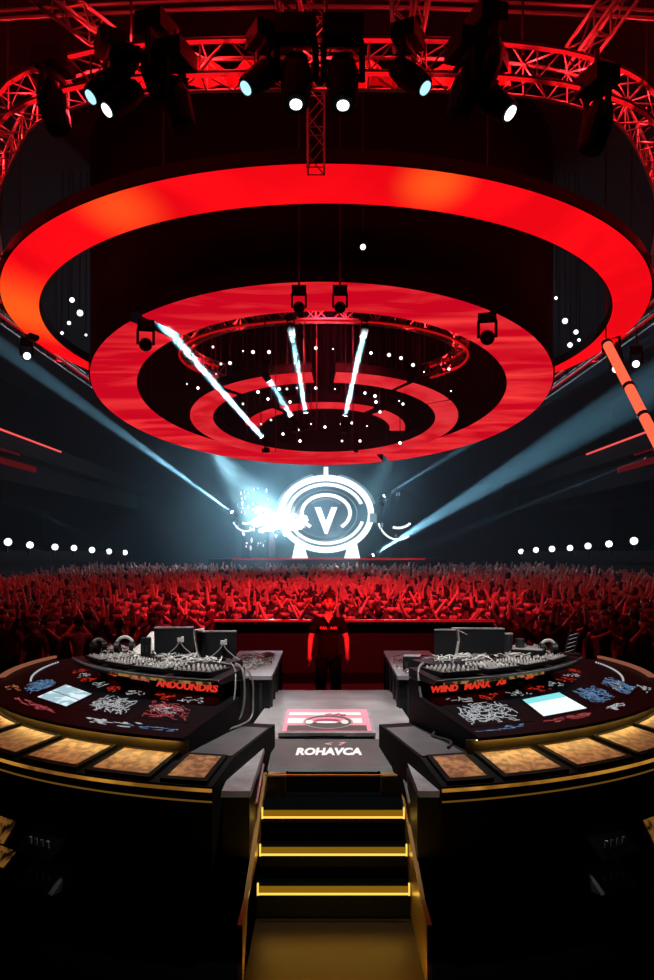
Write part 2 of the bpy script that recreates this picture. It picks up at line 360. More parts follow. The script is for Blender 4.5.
truss('circular_truss', 'small circular red-lit truss hanging inside the second ring', T2, .35, .38, .38, .03, .016, chord_glow=2, lm=M['redglow2'], drops=6)
for a in (-110, -70, -35, 0, 35, 70, 110):
    light('POINT', 'truss_red_small', (-.1+4.25*sin(rd(a)), 25.5-4.25*cos(rd(a)), 8.6), None, RED, 45, rs=.05)
for s, wd in ((-1, 'left'), (1, 'right')):
    y0 = 17; pts = [(s*(9.75-.0006*(y-30)**2), y, 9.35) for y in range(y0, 49, 2)][::-s]
    truss('side_truss', 'long straight red-lit truss running back along the %s side' % wd, pts, .4, .4, .6, .03, .015, chord_glow=2, lm=M['redglow2'], drops=6)
    for y in (22, 30, 38): light('POINT', 'truss_red', (s*9.7, y, 9.5), None, RED, 14, rs=.05)
truss('drop_truss', 'vertical truss dropping from the roof to the outermost ring', [(-.2, 15.0, 9.3), (-.2, 15.0, 14.0)], .3, .3, .35, .022, .012, chord_glow=0)
light('POINT', 'truss_red', (.3, 14.4, 11.5), None, RED, 25, rs=.1)
# roof steelwork over the front truss
for i, (a, b, w_, lb) in enumerate([((-5.2, 10.6, 10.7), (-3.4, 13.0, 10.3), .3, 'short slanting roof truss meeting the curved truss at its left end'),
                                ((-1.15, 9.4, 12.4), (-.5, 12.6, 10.2), .3, 'slanting red roof truss just left of the centre line'),
                                ((.7, 9.6, 12.2), (1.2, 12.8, 10.2), .3, 'slanting red roof truss just right of the centre line'),
                                ((1.7, 9.4, 12.3), (1.35, 12.8, 10.2), .2, 'thin slanting roof truss crossing its neighbour right of centre'),
                                ((5.2, 11.0, 11.4), (4.0, 13.4, 10.2), .35, 'slanting red roof truss over the right bend of the curved truss')]):
    truss('roof_truss', lb, [a, b], w_, w_, .35, .03, .016, chord_glow=0)
for p in ((-1.6, 11.6, 11.2), (1.6, 11.6, 11.4), (4.9, 12.2, 11.2), (-4.9, 11.4, 10.9)):
    light('POINT', 'roof_red', p, None, RED, 60, rs=.1)
for y, z in ((12.7, 10.85), (13.6, 11.6)):
    pts = [(x*.5, y+.02*abs(x)**1.6*.35, z-.0*x) for x in range(-13, 14)]
    b = MB().tube(pts, .03, 6); tag(b.build('roof_pipe', M['steel']), 'long thin pipe above the curved truss, %s' % ('lower one' if y < 13 else 'higher one behind'), 'pipe')
# red sheets added behind the curved truss in place of lit haze
for x in (-3.0, -1.6, 1.0, 2.3): light('POINT', 'haze_sheet_red', (x, 12.62, 10.35), None, RED, 30, rs=.05)
for x0, x1, lb in ((-3.5, -1.1, 'red sheet standing in for haze behind the curved truss left of centre'), (.4, 2.9, 'red sheet standing in for haze behind the curved truss right of centre')):
    mb = MB(); n = 24
    vs = []; fs = []
    for i in range(n+1):
        x = x0+(x1-x0)*i/n
        for k in range(2): 
            yy = 12.95+.06*sin(i*1.3)+.03*k; vs += [(x, yy, 9.75), (x, yy, 10.1+.1*sin(i*.9))]
    for i in range(n):
        a = i*4; b_ = a+4
        fs += [(a, b_, b_+1, a+1), (a+2, a+3, b_+3, b_+2), (a+1, b_+1, b_+3, a+3), (a, a+2, b_+2, b_)]
    fs += [(0, 1, 3, 2), (n*4, n*4+2, n*4+3, n*4+1)]
    tag(mb.add(vs, fs).build('haze_sheet', mat('red_haze_sheet', (.5, .03, .03), .8)), lb, 'haze_sheet')

# ------------------------------------------------------------ moving head lights
def moving_head(label, p, dr, s=1.0, top=None, lens='lamp', group=None, spot=None, floor=False, lensr=.11, cat='stage light'):
    """p: lens centre, dr: pointing direction, top: z of what it hangs from"""
    p = Vector(p); dr = Vector(dr).normalized(); c = p-dr*.30*s
    sg = -1 if floor else 1
    zt = top if top is not None else c.z+sg*.62*s
    t = thing('moving_head_light', label, cat, (c.x, c.y, zt), group)
    h = MB(); h.tube([p-dr*.56*s, p-dr*.52*s, p-dr*.34*s, p-dr*.16*s, p-dr*.02*s, p], [.07*s, .13*s, .165*s, .15*s, .135*s, .125*s], 14)
    hd = h.build('lamp_head', M['blackm'], t)
    MB().tube([p-dr*.01*s, p+dr*.015*s], [lensr*s, lensr*.96*s], 16).build('lens', M[lens], t)
    hz = Vector((dr.y, -dr.x, 0)); hz = hz.normalized() if hz.length > .05 else Vector((1, 0, 0))
    y = MB(); bz = c.z+sg*.36*s
    for k in (-1, 1):
        a = c+hz*.19*s*k; y.tube([a, (a.x, a.y, bz)], .035*s, 6)
    e0, e1 = c-hz*.21*s, c+hz*.21*s; y.tube([(e0.x, e0.y, bz), (e1.x, e1.y, bz)], .04*s, 6); y.build('yoke', M['blackm'], t)
    b = MB(); q = Matrix.Rotation(atan2(hz.y, hz.x), 3, 'Z')
    b.box((c.x, c.y, bz+sg*.12*s), (.40*s, .30*s, .2*s), q); b.build('base', M['blackm'], t)
    b = MB()
    if floor and zt > c.z: b.tube([(c.x, c.y, bz-.15*s), (c.x+.5*s, c.y+.3*s, bz-.15*s), (c.x+.5*s, c.y+.3*s, zt)], .025*s, 6)
    else: b.tube([(c.x, c.y, bz+sg*.2*s), (c.x, c.y, zt)], .03*s, 6)
    b.build('clamp', M['dsteel'], t)
    if spot:
        pw, ang, col, ar = spot; l = light('AREA', 'beam', p+dr*.05, p+dr*5, col, pw, size=ar, spread=ang) if ar else light('SPOT', 'beam', p+dr*.05, p+dr*5, col, pw, angle=ang, blend=.5, rs=.04)
        l.parent = t; l.location = Vector(l.location)-Vector(t.location)
    return t
def tocam(p, dx=0, dz=0): return (Vector((dx, 2, ZC+dz))-Vector(p)).normalized()
TL = [(91, 97, 'lampb', 'bluish lit moving light at the left bend of the curved truss', -2.5, 1.05), (107, 110, 'lamp', 'white lit moving light beside the bluish one, left bend of the curved truss', -2.5, 1.0),
      (246, 88, 'lampb', 'bluish lit moving light alone below the curved truss, left of centre', -.8, 1.0), (296, 104, 'lamp', 'tall dark moving light with a white lens, just left of the vertical truss', 0, 1.2),
      (343, 105, 'lamp', 'tall dark moving light with a white lens, just right of the centre', 0, 1.2), (425, 88, 'lampb', 'bluish lit moving light alone below the curved truss, right of centre', .8, 1.0),
      (510, 113, 'lamp', 'white lit moving light at the right bend of the curved truss', 2.5, 1.1)]
def on_path(x):
    return min(P1, key=lambda q: abs(CX+F*q.x/q.y-x)).y
for x, y, l, lb, tx, s in TL:
    p = px(x, y, on_path(x)-.5)
    if tx: moving_head(lb, p, (-.75*(1 if x < 300 else -1), -.38, -.8), s*1.2, ZC+H1+.5, l, lensr=.088)
    else: moving_head(lb, p, (0, -.30, -.95), 1.5, ZC+H1+.5, l, lensr=.062)
UN = [(165, 100, 'pair of unlit moving lights'), (184, 128, ''), (458, 118, ''), (478, 92, ''), (590, 150, ''), (60, 130, '')]
UL = ['unlit dark moving light hanging third from the left bend of the curved truss', 'unlit dark moving light tilted down, next to the third one on the left', 'large unlit moving light hanging below the truss right of centre',
      'unlit moving light between the large unlit one and the right white lamp', 'unlit moving light low at the right end of the curved truss', 'unlit moving light low at the left end of the curved truss']
for (x, y, _), lb in zip(UN, UL):
    p = px(x, y, on_path(x)-.5); d = (-.3 if x > 300 else .3, -.1, -1)
    moving_head(lb, p, d, 1.4, ZC+H1+.5, 'gloss')
# lamps on ring edges and side trusses
EX = [((299, 308), 17.8, 'small dark moving light in front of the second ring, left of centre', 'gloss', 14.0, .8), ((340, 308), 17.8, 'small dark moving light in front of the second ring, right of centre', 'gloss', 14.0, .8),
      ((487, 338), 19.5, 'dark moving light with cable hanging across the right of the second ring', 'gloss', 14.0, 1.1), ((146, 345), 19.8, 'dark fixture crossing the gap on the left of the second ring', 'gloss', 14.0, 1.0),
      ((611, 352), 24, 'dark fixture silhouetted against the right tail of the outermost ring', 'gloss', 9.2, 1.2), ((34, 336), 24, 'dark fixture silhouetted against the left tail of the outermost ring', 'gloss', 9.35, 1.1),
      ((27, 356), 24.6, 'white lamp under the left side truss', 'lamp', 9.35, .9), ((616, 369), 26.6, 'white lamp under the right side truss, inner of the two', 'lamp', 9.35, 1.0), ((636, 364), 25.0, 'white lamp under the right side truss, outer of the two', 'lamp', 9.35, .9),
      ((363, 247), 17.6, 'small lit white lamp high inside the outermost ring, right of centre', 'lamp', 14.0, .8)]
for (x, y), d, lb, l, top, s in EX:
    if y == 247: s = .5
    p = px(x, y, d); moving_head(lb, p, tocam(p), s, max(top, p.z+.7*s), l, lensr=.12)

# beams: (apex px, far px, distance, spot angle, power)
def beam(label, a, b, da, db, ang, pw, floor=False, s=.8, top=None, col=COOL, lens='lamphot', lensr=.12, area=0):
    p, q = px(a[0], a[1], da), px(b[0], b[1], db)
    return moving_head(label, p, q-p, s, top, lens, spot=(pw, ang, col, area), floor=floor, lensr=lensr)
WB = (.8, .93, 1)
IB = dict(top=14.0, area=.11, s=.5, floor=True, col=WB)
beam('bright lamp low inside the rings throwing a long beam up to the left', (262, 437), (168, 330), 21.4, 20.4, 3.2, 2900, **IB)
for lb, a, b, db, an, pw in (('of the tall beam left of centre', (306, 413), (292, 336), 21.0, 2.6, 2000), ('of the short beam inside the rings', (291, 416), (269, 381), 21.1, 3.0, 1200), ('of the tall beam right of centre', (345, 416), (363, 337), 21.0, 2.6, 2000)):
    beam('bright lamp at the foot '+lb, a, b, 21.4, db, an, pw, **IB)
    q0, q1 = px(a[0], a[1], 21.4), px(b[0], b[1], db); u = (q1-q0).normalized()
    moving_head('lit lamp at the upper end '+lb, q1, -u, .62, 14.0, 'lamp', lensr=.13)
beam('stage lamp throwing a dotted beam up to the upper left', (232, 512), (115, 428), 47, 42, 3.4, 1100000, floor=True, top=2.05)
beam('stage lamp near the deck edge throwing a wide beam to the right', (373, 555), (500, 478), 47.5, 44, 8, 700000, floor=True, top=2.05)
beam('lamp throwing a short beam to the upper right beside the emblem', (384, 496), (440, 462), 48, 46, 4, 300000, floor=True, top=2.05)
beam('lamp on the right balcony throwing a thin beam inwards', (646, 458), (540, 500), 35, 42, 1.6, 500000, top=6.75, s=.5)
beam('lamp on the left parapet side throwing a faint beam over the crowd', (0, 497), (110, 545), 35, 46, 2, 100000, top=6.75)
# small lamps in the well
DOTS = [(213,347),(243,351),(253,352),(269,352),(230,363),(221,364),(216,374),(187,384),(198,388),(316,348),(316,388),(297,388),(287,389),(279,389),(258,392),(268,399),(243,404),(261,424),(271,420),
 (333,349),(371,353),(389,355),(401,358),(413,365),(424,372),(417,378),(425,385),(449,369),(451,391),(442,395),(335,389),(365,393),(375,396),(376,402),(399,401),(403,404),(341,424),(325,427),(367,426),(360,441),(342,441),(400,443),(352,423),(311,424),(298,430),(283,434),(380,412),(232,378),(205,370),(290,402),(328,399),(300,441),(236,392)]
RG = random.Random(3)
for x, y in DOTS:
    d = 23.2+RG.random()*1.3 if y < 380 else 24.6+RG.random()*1.4
    r = RG.choice((.022, .032, .042, .05)); p = px(x, y, d); dr = tocam(p, RG.uniform(-1, 1))
    wz = ('upper' if y < 375 else 'middle' if y < 410 else 'lowest')+(' left' if x < 265 else ' centre left' if x < 325 else ' centre right' if x < 385 else ' right')
    mb = MB(); mb.tube([p-dr*.22, p-dr*.2, p-dr*.02, p], [r*.6, r*.95, r*1.15, r*1.15], 10); mb.tube([p-dr*.1+Vector((0, 0, r)), (p.x, p.y+.05, 14.02)], .012, 4)
    mb.tube([p, p+dr*.01], [r, r*.97], 12, mi=1)
    tag(mb.build('small_lamp', [M['black'], M['lamp']]), 'small round white lamp on a drop pipe inside the nested rings, %s' % wz, 'lamp', 'small white lamps inside the nested rings, %s' % wz)
for x, y, w_ in ((72,300,.16),(80,313,.2),(69,323,.12),(62,333,.1),(86,335,.08),(556,298,.1),(565,321,.18),(576,332,.15),(570,345,.16),(579,340,.1),(465,300,.1),(150,315,.0)):
    if not w_: continue
    w_ *= .62
    p = px(x, y, 25); dr = tocam(p, 3 if x < 300 else -3); mb = MB(); mb.tube([p-dr*.3, p-dr*.02, p], [w_*.5, w_*.9, w_*.9], 10)
    mb.tube([p-dr*.1, (p.x, p.y+.06, 14)], .012, 4); mb.tube([p, p+dr*.01], [w_*.75, w_*.7], 12, mi=1)
    tag(mb.build('small_lamp', [M['black'], M['lamp']]), 'pale lamp on a drop pipe in the dark band inside the outermost ring, %s side' % ('left' if x < 300 else 'right'), 'lamp', 'lamps inside the outermost ring, %s side' % ('left' if x < 300 else 'right'))
# diagonal LED tube on the right
t = thing('light_tube', 'slanting thick orange-red glowing tube with dark clamps at the right edge', 'light tube', px(606, 342, 23))
A, B_ = px(606, 342, 23), px(662, 452, 20)
MB().tube([A, B_], .13, 10).build('tube', M['orangeled'], t)
for u in (.02, .44, .70, .98): q = A.lerp(B_, u); dd = (B_-A).normalized()*.05; MB().tube([q-dd, q+dd], .16, 10).build('clamp', M['black'], t)
MB().tube([A, (A.x, A.y, 14)], .02, 5).build('hanger', M['dsteel'], t)
q = A.lerp(B_, .98); MB().tube([q, (q.x, q.y, 14)], .02, 5).build('hanger', M['dsteel'], t)

# ------------------------------------------------------------ far stage
t = thing('stage', 'low dark far stage with a thin red line along its front edge', 'stage', (0, 52, -.4))
MB().box((0, 52.25, .8), (13.5, 11.5, 2.4)).build('platform', M['blackm'], t)
MB().box((.1, 46.46, 2.0), (10.9, .06, .09)).build('glow_strip', M['redglow2'], t)
def ell(cx_, cz, rx, rz, a0, a1, y, w_, n=48, dep=.14):
    mb = MB(); full = abs(a1-a0) >= 360
    def fn(p, a): return (cx_+(rx+p[0])*cos(a), y+p[1], cz+(rz+p[0])*sin(a))
    return mb.sweep([(-w_/2, -dep), (w_/2, -dep), (w_/2, dep), (-w_/2, dep)], fn, rd(a0), rd(a1), n, close=full)
E0 = px(326, 514, 50); ez = E0.z; k = 50/F
t = thing('emblem', 'big glowing white round emblem with a letter V standing on the far stage', 'emblem', (E0.x, 50, 2.0))
ell(E0.x, ez, 45*k, 36*k, 0, 360, 50, 6*k).build('outer_ring', M['emblem'], t)
ell(E0.x, ez, 37.5*k, 29.5*k, 20, 345, 49.95, 3.2*k).build('middle_ring', M['emblem'], t)
ell(E0.x, ez, 31*k, 24*k, 0, 360, 50, 1*k).build('thin_ring', M['emblemd'], t)
ell(E0.x, ez+1*k, 24*k, 18*k, -50, 230, 49.95, 3.5*k).build('inner_ring', M['emblem'], t)
ell(E0.x, ez+1*k, 19*k, 14*k, 40, 140, 49.95, 2*k).build('inner_arc', M['emblemd'], t)
ell(E0.x, ez, 50*k, 40*k, 15, 75, 50.05, 2*k).build('rim_arc', M['emblemd'], t)
ell(E0.x, ez, 50*k, 40*k, 105, 165, 50.05, 2*k).build('rim_arc', M['emblemd'], t)
bd = MB(); bd.sweep([(0, 0), (44*k, 0), (44*k, .15), (0, .15)], lambda p, a: (E0.x+p[0]*cos(a), 50.25+p[1], ez+p[0]*.8*sin(a)), 0, 2*pi, 40, close=True); bd.build('backing_disc', mat('emblem_back', (.02, .04, .06), .5), t)
vs, fs = text_mesh('V', 34*k, bold=.10, depth=.1); z0 = ez-8*k
MB().add([(E0.x+v.x*.9, 49.8-v.z, z0+v.y) for v in vs], fs).build('letter', M['emblem'], t)
MB().box((E0.x, 50, ez+41*k), (4.5*k, .2, 12*k)).build('top_post', M['emblem'], t)
for s in (-1, 1):
    MB().box((E0.x+s*47*k, 49.9, ez-4*k), (7*k, .3, 9*k)).build('side_block', M['emblemd'], t)
    MB().prism([(E0.x+s*18*k, 49.8, 2.0), (E0.x+s*34*k, 49.8, 2.0), (E0.x+s*34*k, 50.1, 2.0), (E0.x+s*18*k, 50.1, 2.0)],
               [(E0.x+s*22*k, 49.8, ez-31*k), (E0.x+s*30*k, 49.8, ez-26*k), (E0.x+s*30*k, 50.1, ez-26*k), (E0.x+s*22*k, 50.1, ez-31*k)]).build('foot', M['emblem'], t)
light('POINT', 'emblem_glow', (E0.x, 48.6, ez), None, COOL, 220, rs=.8)
# white burst left of the emblem
t = thing('spark_burst', 'dazzling white burst of sparks and smoke left of the round emblem', 'spark burst', (px(272, 522, 48).x, 48, 2.0))
G = random.Random(5); mb = MB()
for i in range(150):
    u = G.random(); q = px(258+46*u+G.gauss(0, 2), 521+G.gauss(0, 5)*(1.1-.4*u)+3*u, 48); mb.sphere((q.x, q.y+G.gauss(0, .15), q.z), G.uniform(.04, .19), 6, 4, sc=(1.3, 1, .8))
mb.build('burst', M['spark'], t, smooth=True)
mb = MB()
for i in range(40):
    q = px(G.uniform(240, 268), G.uniform(486, 548), 48); r = G.uniform(.02, .07); mb.sphere(q, r, 5, 4, sc=(1, 1, G.uniform(1, 3)))
mb.build('flying_sparks', M['emblem'], t)
MB().tube([(t.location.x, 48, 2.0), (t.location.x, 48, px(272, 522, 48).z)], [.3, .12], 8).build('nozzle', M['blackm'], t)
light('POINT', 'burst_glow', px(272, 520, 46.8), None, COOL, 1500, rs=.6)
# round dark set pieces with light bars
for x, y, r_, lb in ((246, 515, 17, 'dark round set piece with pale marks left of the emblem'), (398, 515, 26, 'dark round set piece with pale curved bars right of the emblem')):
    c = px(x, y, 51); R_ = r_*51/F
    t = thing('round_set_piece', lb, 'set piece', (c.x, 51, 2.0))
    MB().sweep([(0, 0), (R_, 0), (R_, .3), (0, .3)], lambda p, a: (c.x+p[0]*cos(a), 51+p[1], c.z+p[0]*sin(a)), 0, 2*pi, 32, close=True).build('disc', M['blackm'], t)
    ell(c.x, c.z, R_*.8, R_*.95, 200, 300, 50.9, .10, 16).build('light_bar', M['emblem'], t)
    ell(c.x, c.z, R_*.6, R_*.5, 250, 320, 50.9, .14, 12).build('light_bar', M['emblem'], t)
    for i in range(5):
        a = G.uniform(0, 6.28); MB().box((c.x+R_*.7*cos(a), 50.9, c.z+R_*.8*sin(a)), (.08, .06, G.uniform(.12, .3))).build('light_mark', M['emblemd'], t)
    MB().box((c.x, 51.2, 2.2), (R_*.5, .3, max(.4, 2*(c.z-R_-2)+.6))).build('stand', M['blackm'], t)

# ------------------------------------------------------------ people
def skin_mesh(J, Ed, root='pelvis', sub=1):
    names = list(J); idx = {n: i for i, n in enumerate(names)}
    me = bpy.data.meshes.new('s'); me.from_pydata([J[n][0] for n in names], [(idx[a], idx[b]) for a, b in Ed], [])
    o = bpy.data.objects.new('s', me); COL.objects.link(o)
    sm = o.modifiers.new('k', 'SKIN'); sm.branch_smoothing = .6
    for n in names:
        v = me.skin_vertices[0].data[idx[n]]; r = J[n][1]; v.radius = r if isinstance(r, tuple) else (r, r); v.use_root = (n == root)
    su = o.modifiers.new('u', 'SUBSURF'); su.levels = sub; su.render_levels = sub
    bpy.context.view_layer.update()
    ev = o.evaluated_get(bpy.context.evaluated_depsgraph_get()); m2 = bpy.data.meshes.new_from_object(ev)
    vs = [v.co.copy() for v in m2.vertices]; fs = [tuple(p.vertices) for p in m2.polygons]
    bpy.data.objects.remove(o); bpy.data.meshes.remove(me); bpy.data.meshes.remove(m2)
    return vs, fs
def head_geo(mb, c, r=.105, skin=0, nose=True, hz=0):
    """head facing -y, with jaw, nose, ears"""
    n, m = 14, 10; vs = []; fs = []
    for j in range(m+1):
        b = pi*j/m; zz = cos(b)
        for i in range(n):
            a = 2*pi*i/n; rx, ry = .80*sin(b), .95*sin(b)
            if zz < -.1: rx *= 1-.32*(-zz-.1); ry *= 1-.20*(-zz-.1)
            x, y = rx*cos(a), ry*sin(a)
            if zz < -.3 and y < 0: y -= .10*min(1, -zz)*(1-abs(x))
            vs.append((c[0]+r*x, c[1]+r*y, c[2]+r*1.18*zz))
    for j in range(m):
        for i in range(n): fs.append((j*n+i, (j+1)*n+i, (j+1)*n+(i+1) % n, j*n+(i+1) % n))
    mb.add(vs, fs, skin)
    if nose:
        x, y, z = c
        mb.add([(x-.012, y-r*.93, z+.02), (x+.012, y-r*.93, z+.02), (x-.019, y-r*.9, z-.03), (x+.019, y-r*.9, z-.03), (x, y-r*1.17, z-.026), (x, y-r*.97, z+.022)],
               [(0, 2, 4, 5), (1, 5, 4, 3), (2, 3, 4), (0, 5, 1)], skin)
        for s in (-1, 1): mb.sphere((x+s*r*.82, y+.005, z-.005), .028, 6, 5, skin, (.35, .7, 1.1))
def hand_geo(mb, wr, tip_dir, side, s=1.0, curl=.35, mi=0):
    """five fingers: wr wrist point, hand hanging along tip_dir, palm facing the thigh"""
    wr = Vector(wr); d = Vector(tip_dir).normalized(); f = Vector((0, -1, 0)); f = (f-d*f.dot(d)).normalized(); nrm = d.cross(f)*side
    for k, (off, ln) in enumerate(((-.030, .062), (-.010, .074), (.011, .080), (.031, .072))):
        p = wr+d*.085*s-f*off*s*1.0; q = p+d*ln*.45*s+nrm*.004; r_ = q+d*ln*.33*s*(1-curl*.4)+nrm*.018*curl*s; e = r_+d*ln*.25*s*(1-curl)+nrm*.02*curl*s
        mb.tube([wr+d*.045*s-f*off*.7*s, p, q, r_, e], [.0105*s, .0105*s, .0095*s, .0085*s, .006*s], 6, mi)
    p = wr+d*.02*s+f*.02*s; mb.tube([p, p+d*.03*s+f*.022*s, p+d*.06*s+f*.028*s, p+d*.082*s+f*.022*s], [.014*s, .0125*s, .011*s, .007*s], 6, mi)

def performer():
    o = Vector((.02, 12.0, 0))
    t = thing('person', 'person in black v-neck t-shirt standing arms down between the desks, before the barrier', 'person', o)
    J = {'pelvis': ((0, 0, .95), .10), 'spine': ((0, 0, 1.14), .095), 'chest': ((0, 0, 1.34), .11), 'nb': ((0, .01, 1.45), .06), 'neck': ((0, 0, 1.54), .052), 'skull': ((0, -.005, 1.60), .06),
         'hipl': ((-.09, 0, .88), .075), 'kneel': ((-.11, -.01, .50), .066), 'anklel': ((-.12, .03, .10), .045), 'toel': ((-.13, -.12, .045), .04),
         'hipr': ((.09, 0, .88), .075), 'kneer': ((.11, -.01, .50), .066), 'ankler': ((.12, .03, .10), .045), 'toer': ((.13, -.12, .045), .04),
         'shl': ((-.175, 0, 1.40), .048), 'ell': ((-.265, .02, 1.13), .044), 'wrl': ((-.275, -.04, .885), .029), 'hal': ((-.275, -.05, .81), (.02, .038)),
         'shr': ((.175, 0, 1.40), .048), 'elr': ((.265, .02, 1.13), .044), 'wrr': ((.275, -.04, .885), .029), 'har': ((.275, -.05, .81), (.02, .038))}
    Ed = [('pelvis', 'spine'), ('spine', 'chest'), ('chest', 'nb'), ('nb', 'neck'), ('neck', 'skull')]
    for k in 'lr': Ed += [('pelvis', 'hip'+k), ('hip'+k, 'knee'+k), ('knee'+k, 'ankle'+k), ('ankle'+k, 'toe'+k), ('chest', 'sh'+k), ('sh'+k, 'el'+k), ('el'+k, 'wr'+k), ('wr'+k, 'ha'+k)]
    vs, fs = skin_mesh(J, Ed, sub=2); mb = MB().add(vs, fs, 0)
    hm_ = MB(); head_geo(hm_, (0, 0, 0), .108); q = Matrix.Rotation(rd(14), 3, 'Z') @ Matrix.Rotation(rd(-6), 3, 'X')
    mb.add([q @ Vector(v)+Vector((.005, -.02, 1.655)) for v in hm_.v], hm_.f, 0)
    for s in (-1, 1):
        hand_geo(mb, (s*.275, -.04, .885), (0, -.12, -1), -s, 1.0)
        for z, w_, mi in ((.018, .030, 2), (.045, .036, 2)):                    # eyes and brows
            c = q @ Vector((s*.036, -.101, z)); mb.box((c.x+.005, c.y-.02, c.z+1.655), (w_, .012, .010 if z < .03 else .008), q, 1)
    c = q @ Vector((0, -.105, -.058)); mb.box((c.x+.005, c.y-.02, c.z+1.655), (.046, .012, .009), q, 2)
    mb.v = [Vector(v)+o for v in mb.v]; b = mb.build('body', [M['skin'], M['hair'], mat('lips', (.3, .08, .07), .5)], t, smooth=True)
    # t-shirt, trousers, shoes, hair
    S = {'pelvis': ((0, 0, .76), (.168, .125)), 'hem': ((0, 0, .95), (.168, .125)), 'spine': ((0, 0, 1.14), (.158, .120)), 'chest': ((0, 0, 1.33), (.183, .128)), 'nb': ((0, .015, 1.455), (.11, .085))}
    Es = [('pelvis', 'hem'), ('hem', 'spine'), ('spine', 'chest'), ('chest', 'nb')]
    for s, k in ((-1, 'l'), (1, 'r')):
        S['sh'+k] = ((s*.185, 0, 1.405), .083); S['sl'+k] = ((s*.248, .015, 1.20), .070); Es += [('chest', 'sh'+k), ('sh'+k, 'sl'+k)]
    vs, fs = skin_mesh(S, Es, sub=2); sh = MB().add([v+o for v in vs], fs).build('t_shirt', M['tee'], t, smooth=True)
    nk = MB().add([Vector(p)+o for p in ((-.065, -.125, 1.475), (0, -.150, 1.375), (.065, -.125, 1.475), (0, -.10, 1.50))], [(0, 1, 2, 3)])
    nk.v = nk.v+[Vector(v)+Vector((0, .02, 0)) for v in nk.v]; nk.f += [(4, 7, 6, 5), (0, 4, 5, 1), (1, 5, 6, 2), (2, 6, 7, 3), (3, 7, 4, 0)]; nk.mi = [0]*6
    nk.build('neckline_skin', M['skin'], b) 
    vs, fs = text_mesh('STAFF', .042, .003) if False else ([], [])
    pr = MB(); Gp = random.Random(2)
    for x0, x1 in ((-.115, -.03), (.035, .12)):
        for i in range(9):
            x = x0+(x1-x0)*i/8; pr.box((o.x+x, o.y-.149+abs(x)*.12, 1.30+.008*sin(i*2.1)), (.011, .004, Gp.uniform(.018, .034)))
    pr.build('chest_print', mat('print_shirt_red', (.8, .12, .1), .7), sh)
    T = {'pelvis': ((0, 0, .96), (.160, .118)), 'hipl': ((-.09, 0, .86), .113), 'kneel': ((-.11, -.005, .50), .085), 'anklel': ((-.12, .03, .11), .072), 'hipr': ((.09, 0, .86), .113), 'kneer': ((.11, -.005, .50), .085), 'ankler': ((.12, .03, .11), .072)}
    vs, fs = skin_mesh(T, [('pelvis', 'hipl'), ('hipl', 'kneel'), ('kneel', 'anklel'), ('pelvis', 'hipr'), ('hipr', 'kneer'), ('kneer', 'ankler')], sub=2)
    MB().add([v+o for v in vs], fs).build('trousers', M['trousers'], t, smooth=True)
    for s in (-1, 1):
        mb = MB(); mb.sphere(o+Vector((s*.127, -.05, .05)), .06, 10, 6, sc=(.85, 2.2, .85)); mb.build('shoe', M['black'], t, smooth=True)
    hr = MB(); n = 16
    vs = []; fs = []
    for j in range(7):
        b_ = pi*.58*j/6
        for i in range(n):
            a = 2*pi*i/n; bb = b_*(.62 if sin(a) < -.2 else (1.12 if sin(a) > .3 else .9)); rr = .132+.010*sin(5*a+j)+.006*sin(11*a)
            vs.append(q @ Vector((rr*.86*sin(bb)*cos(a), rr*1.0*sin(bb)*sin(a), rr*1.16*cos(bb)))+Vector((.005, -.012, 1.66))+o)
    for j in range(6):
        for i in range(n): fs.append((j*n+i, (j+1)*n+i, (j+1)*n+(i+1) % n, j*n+(i+1) % n))
    hr.add(vs, fs).build('hair', M['hair'], t, smooth=True)
performer()

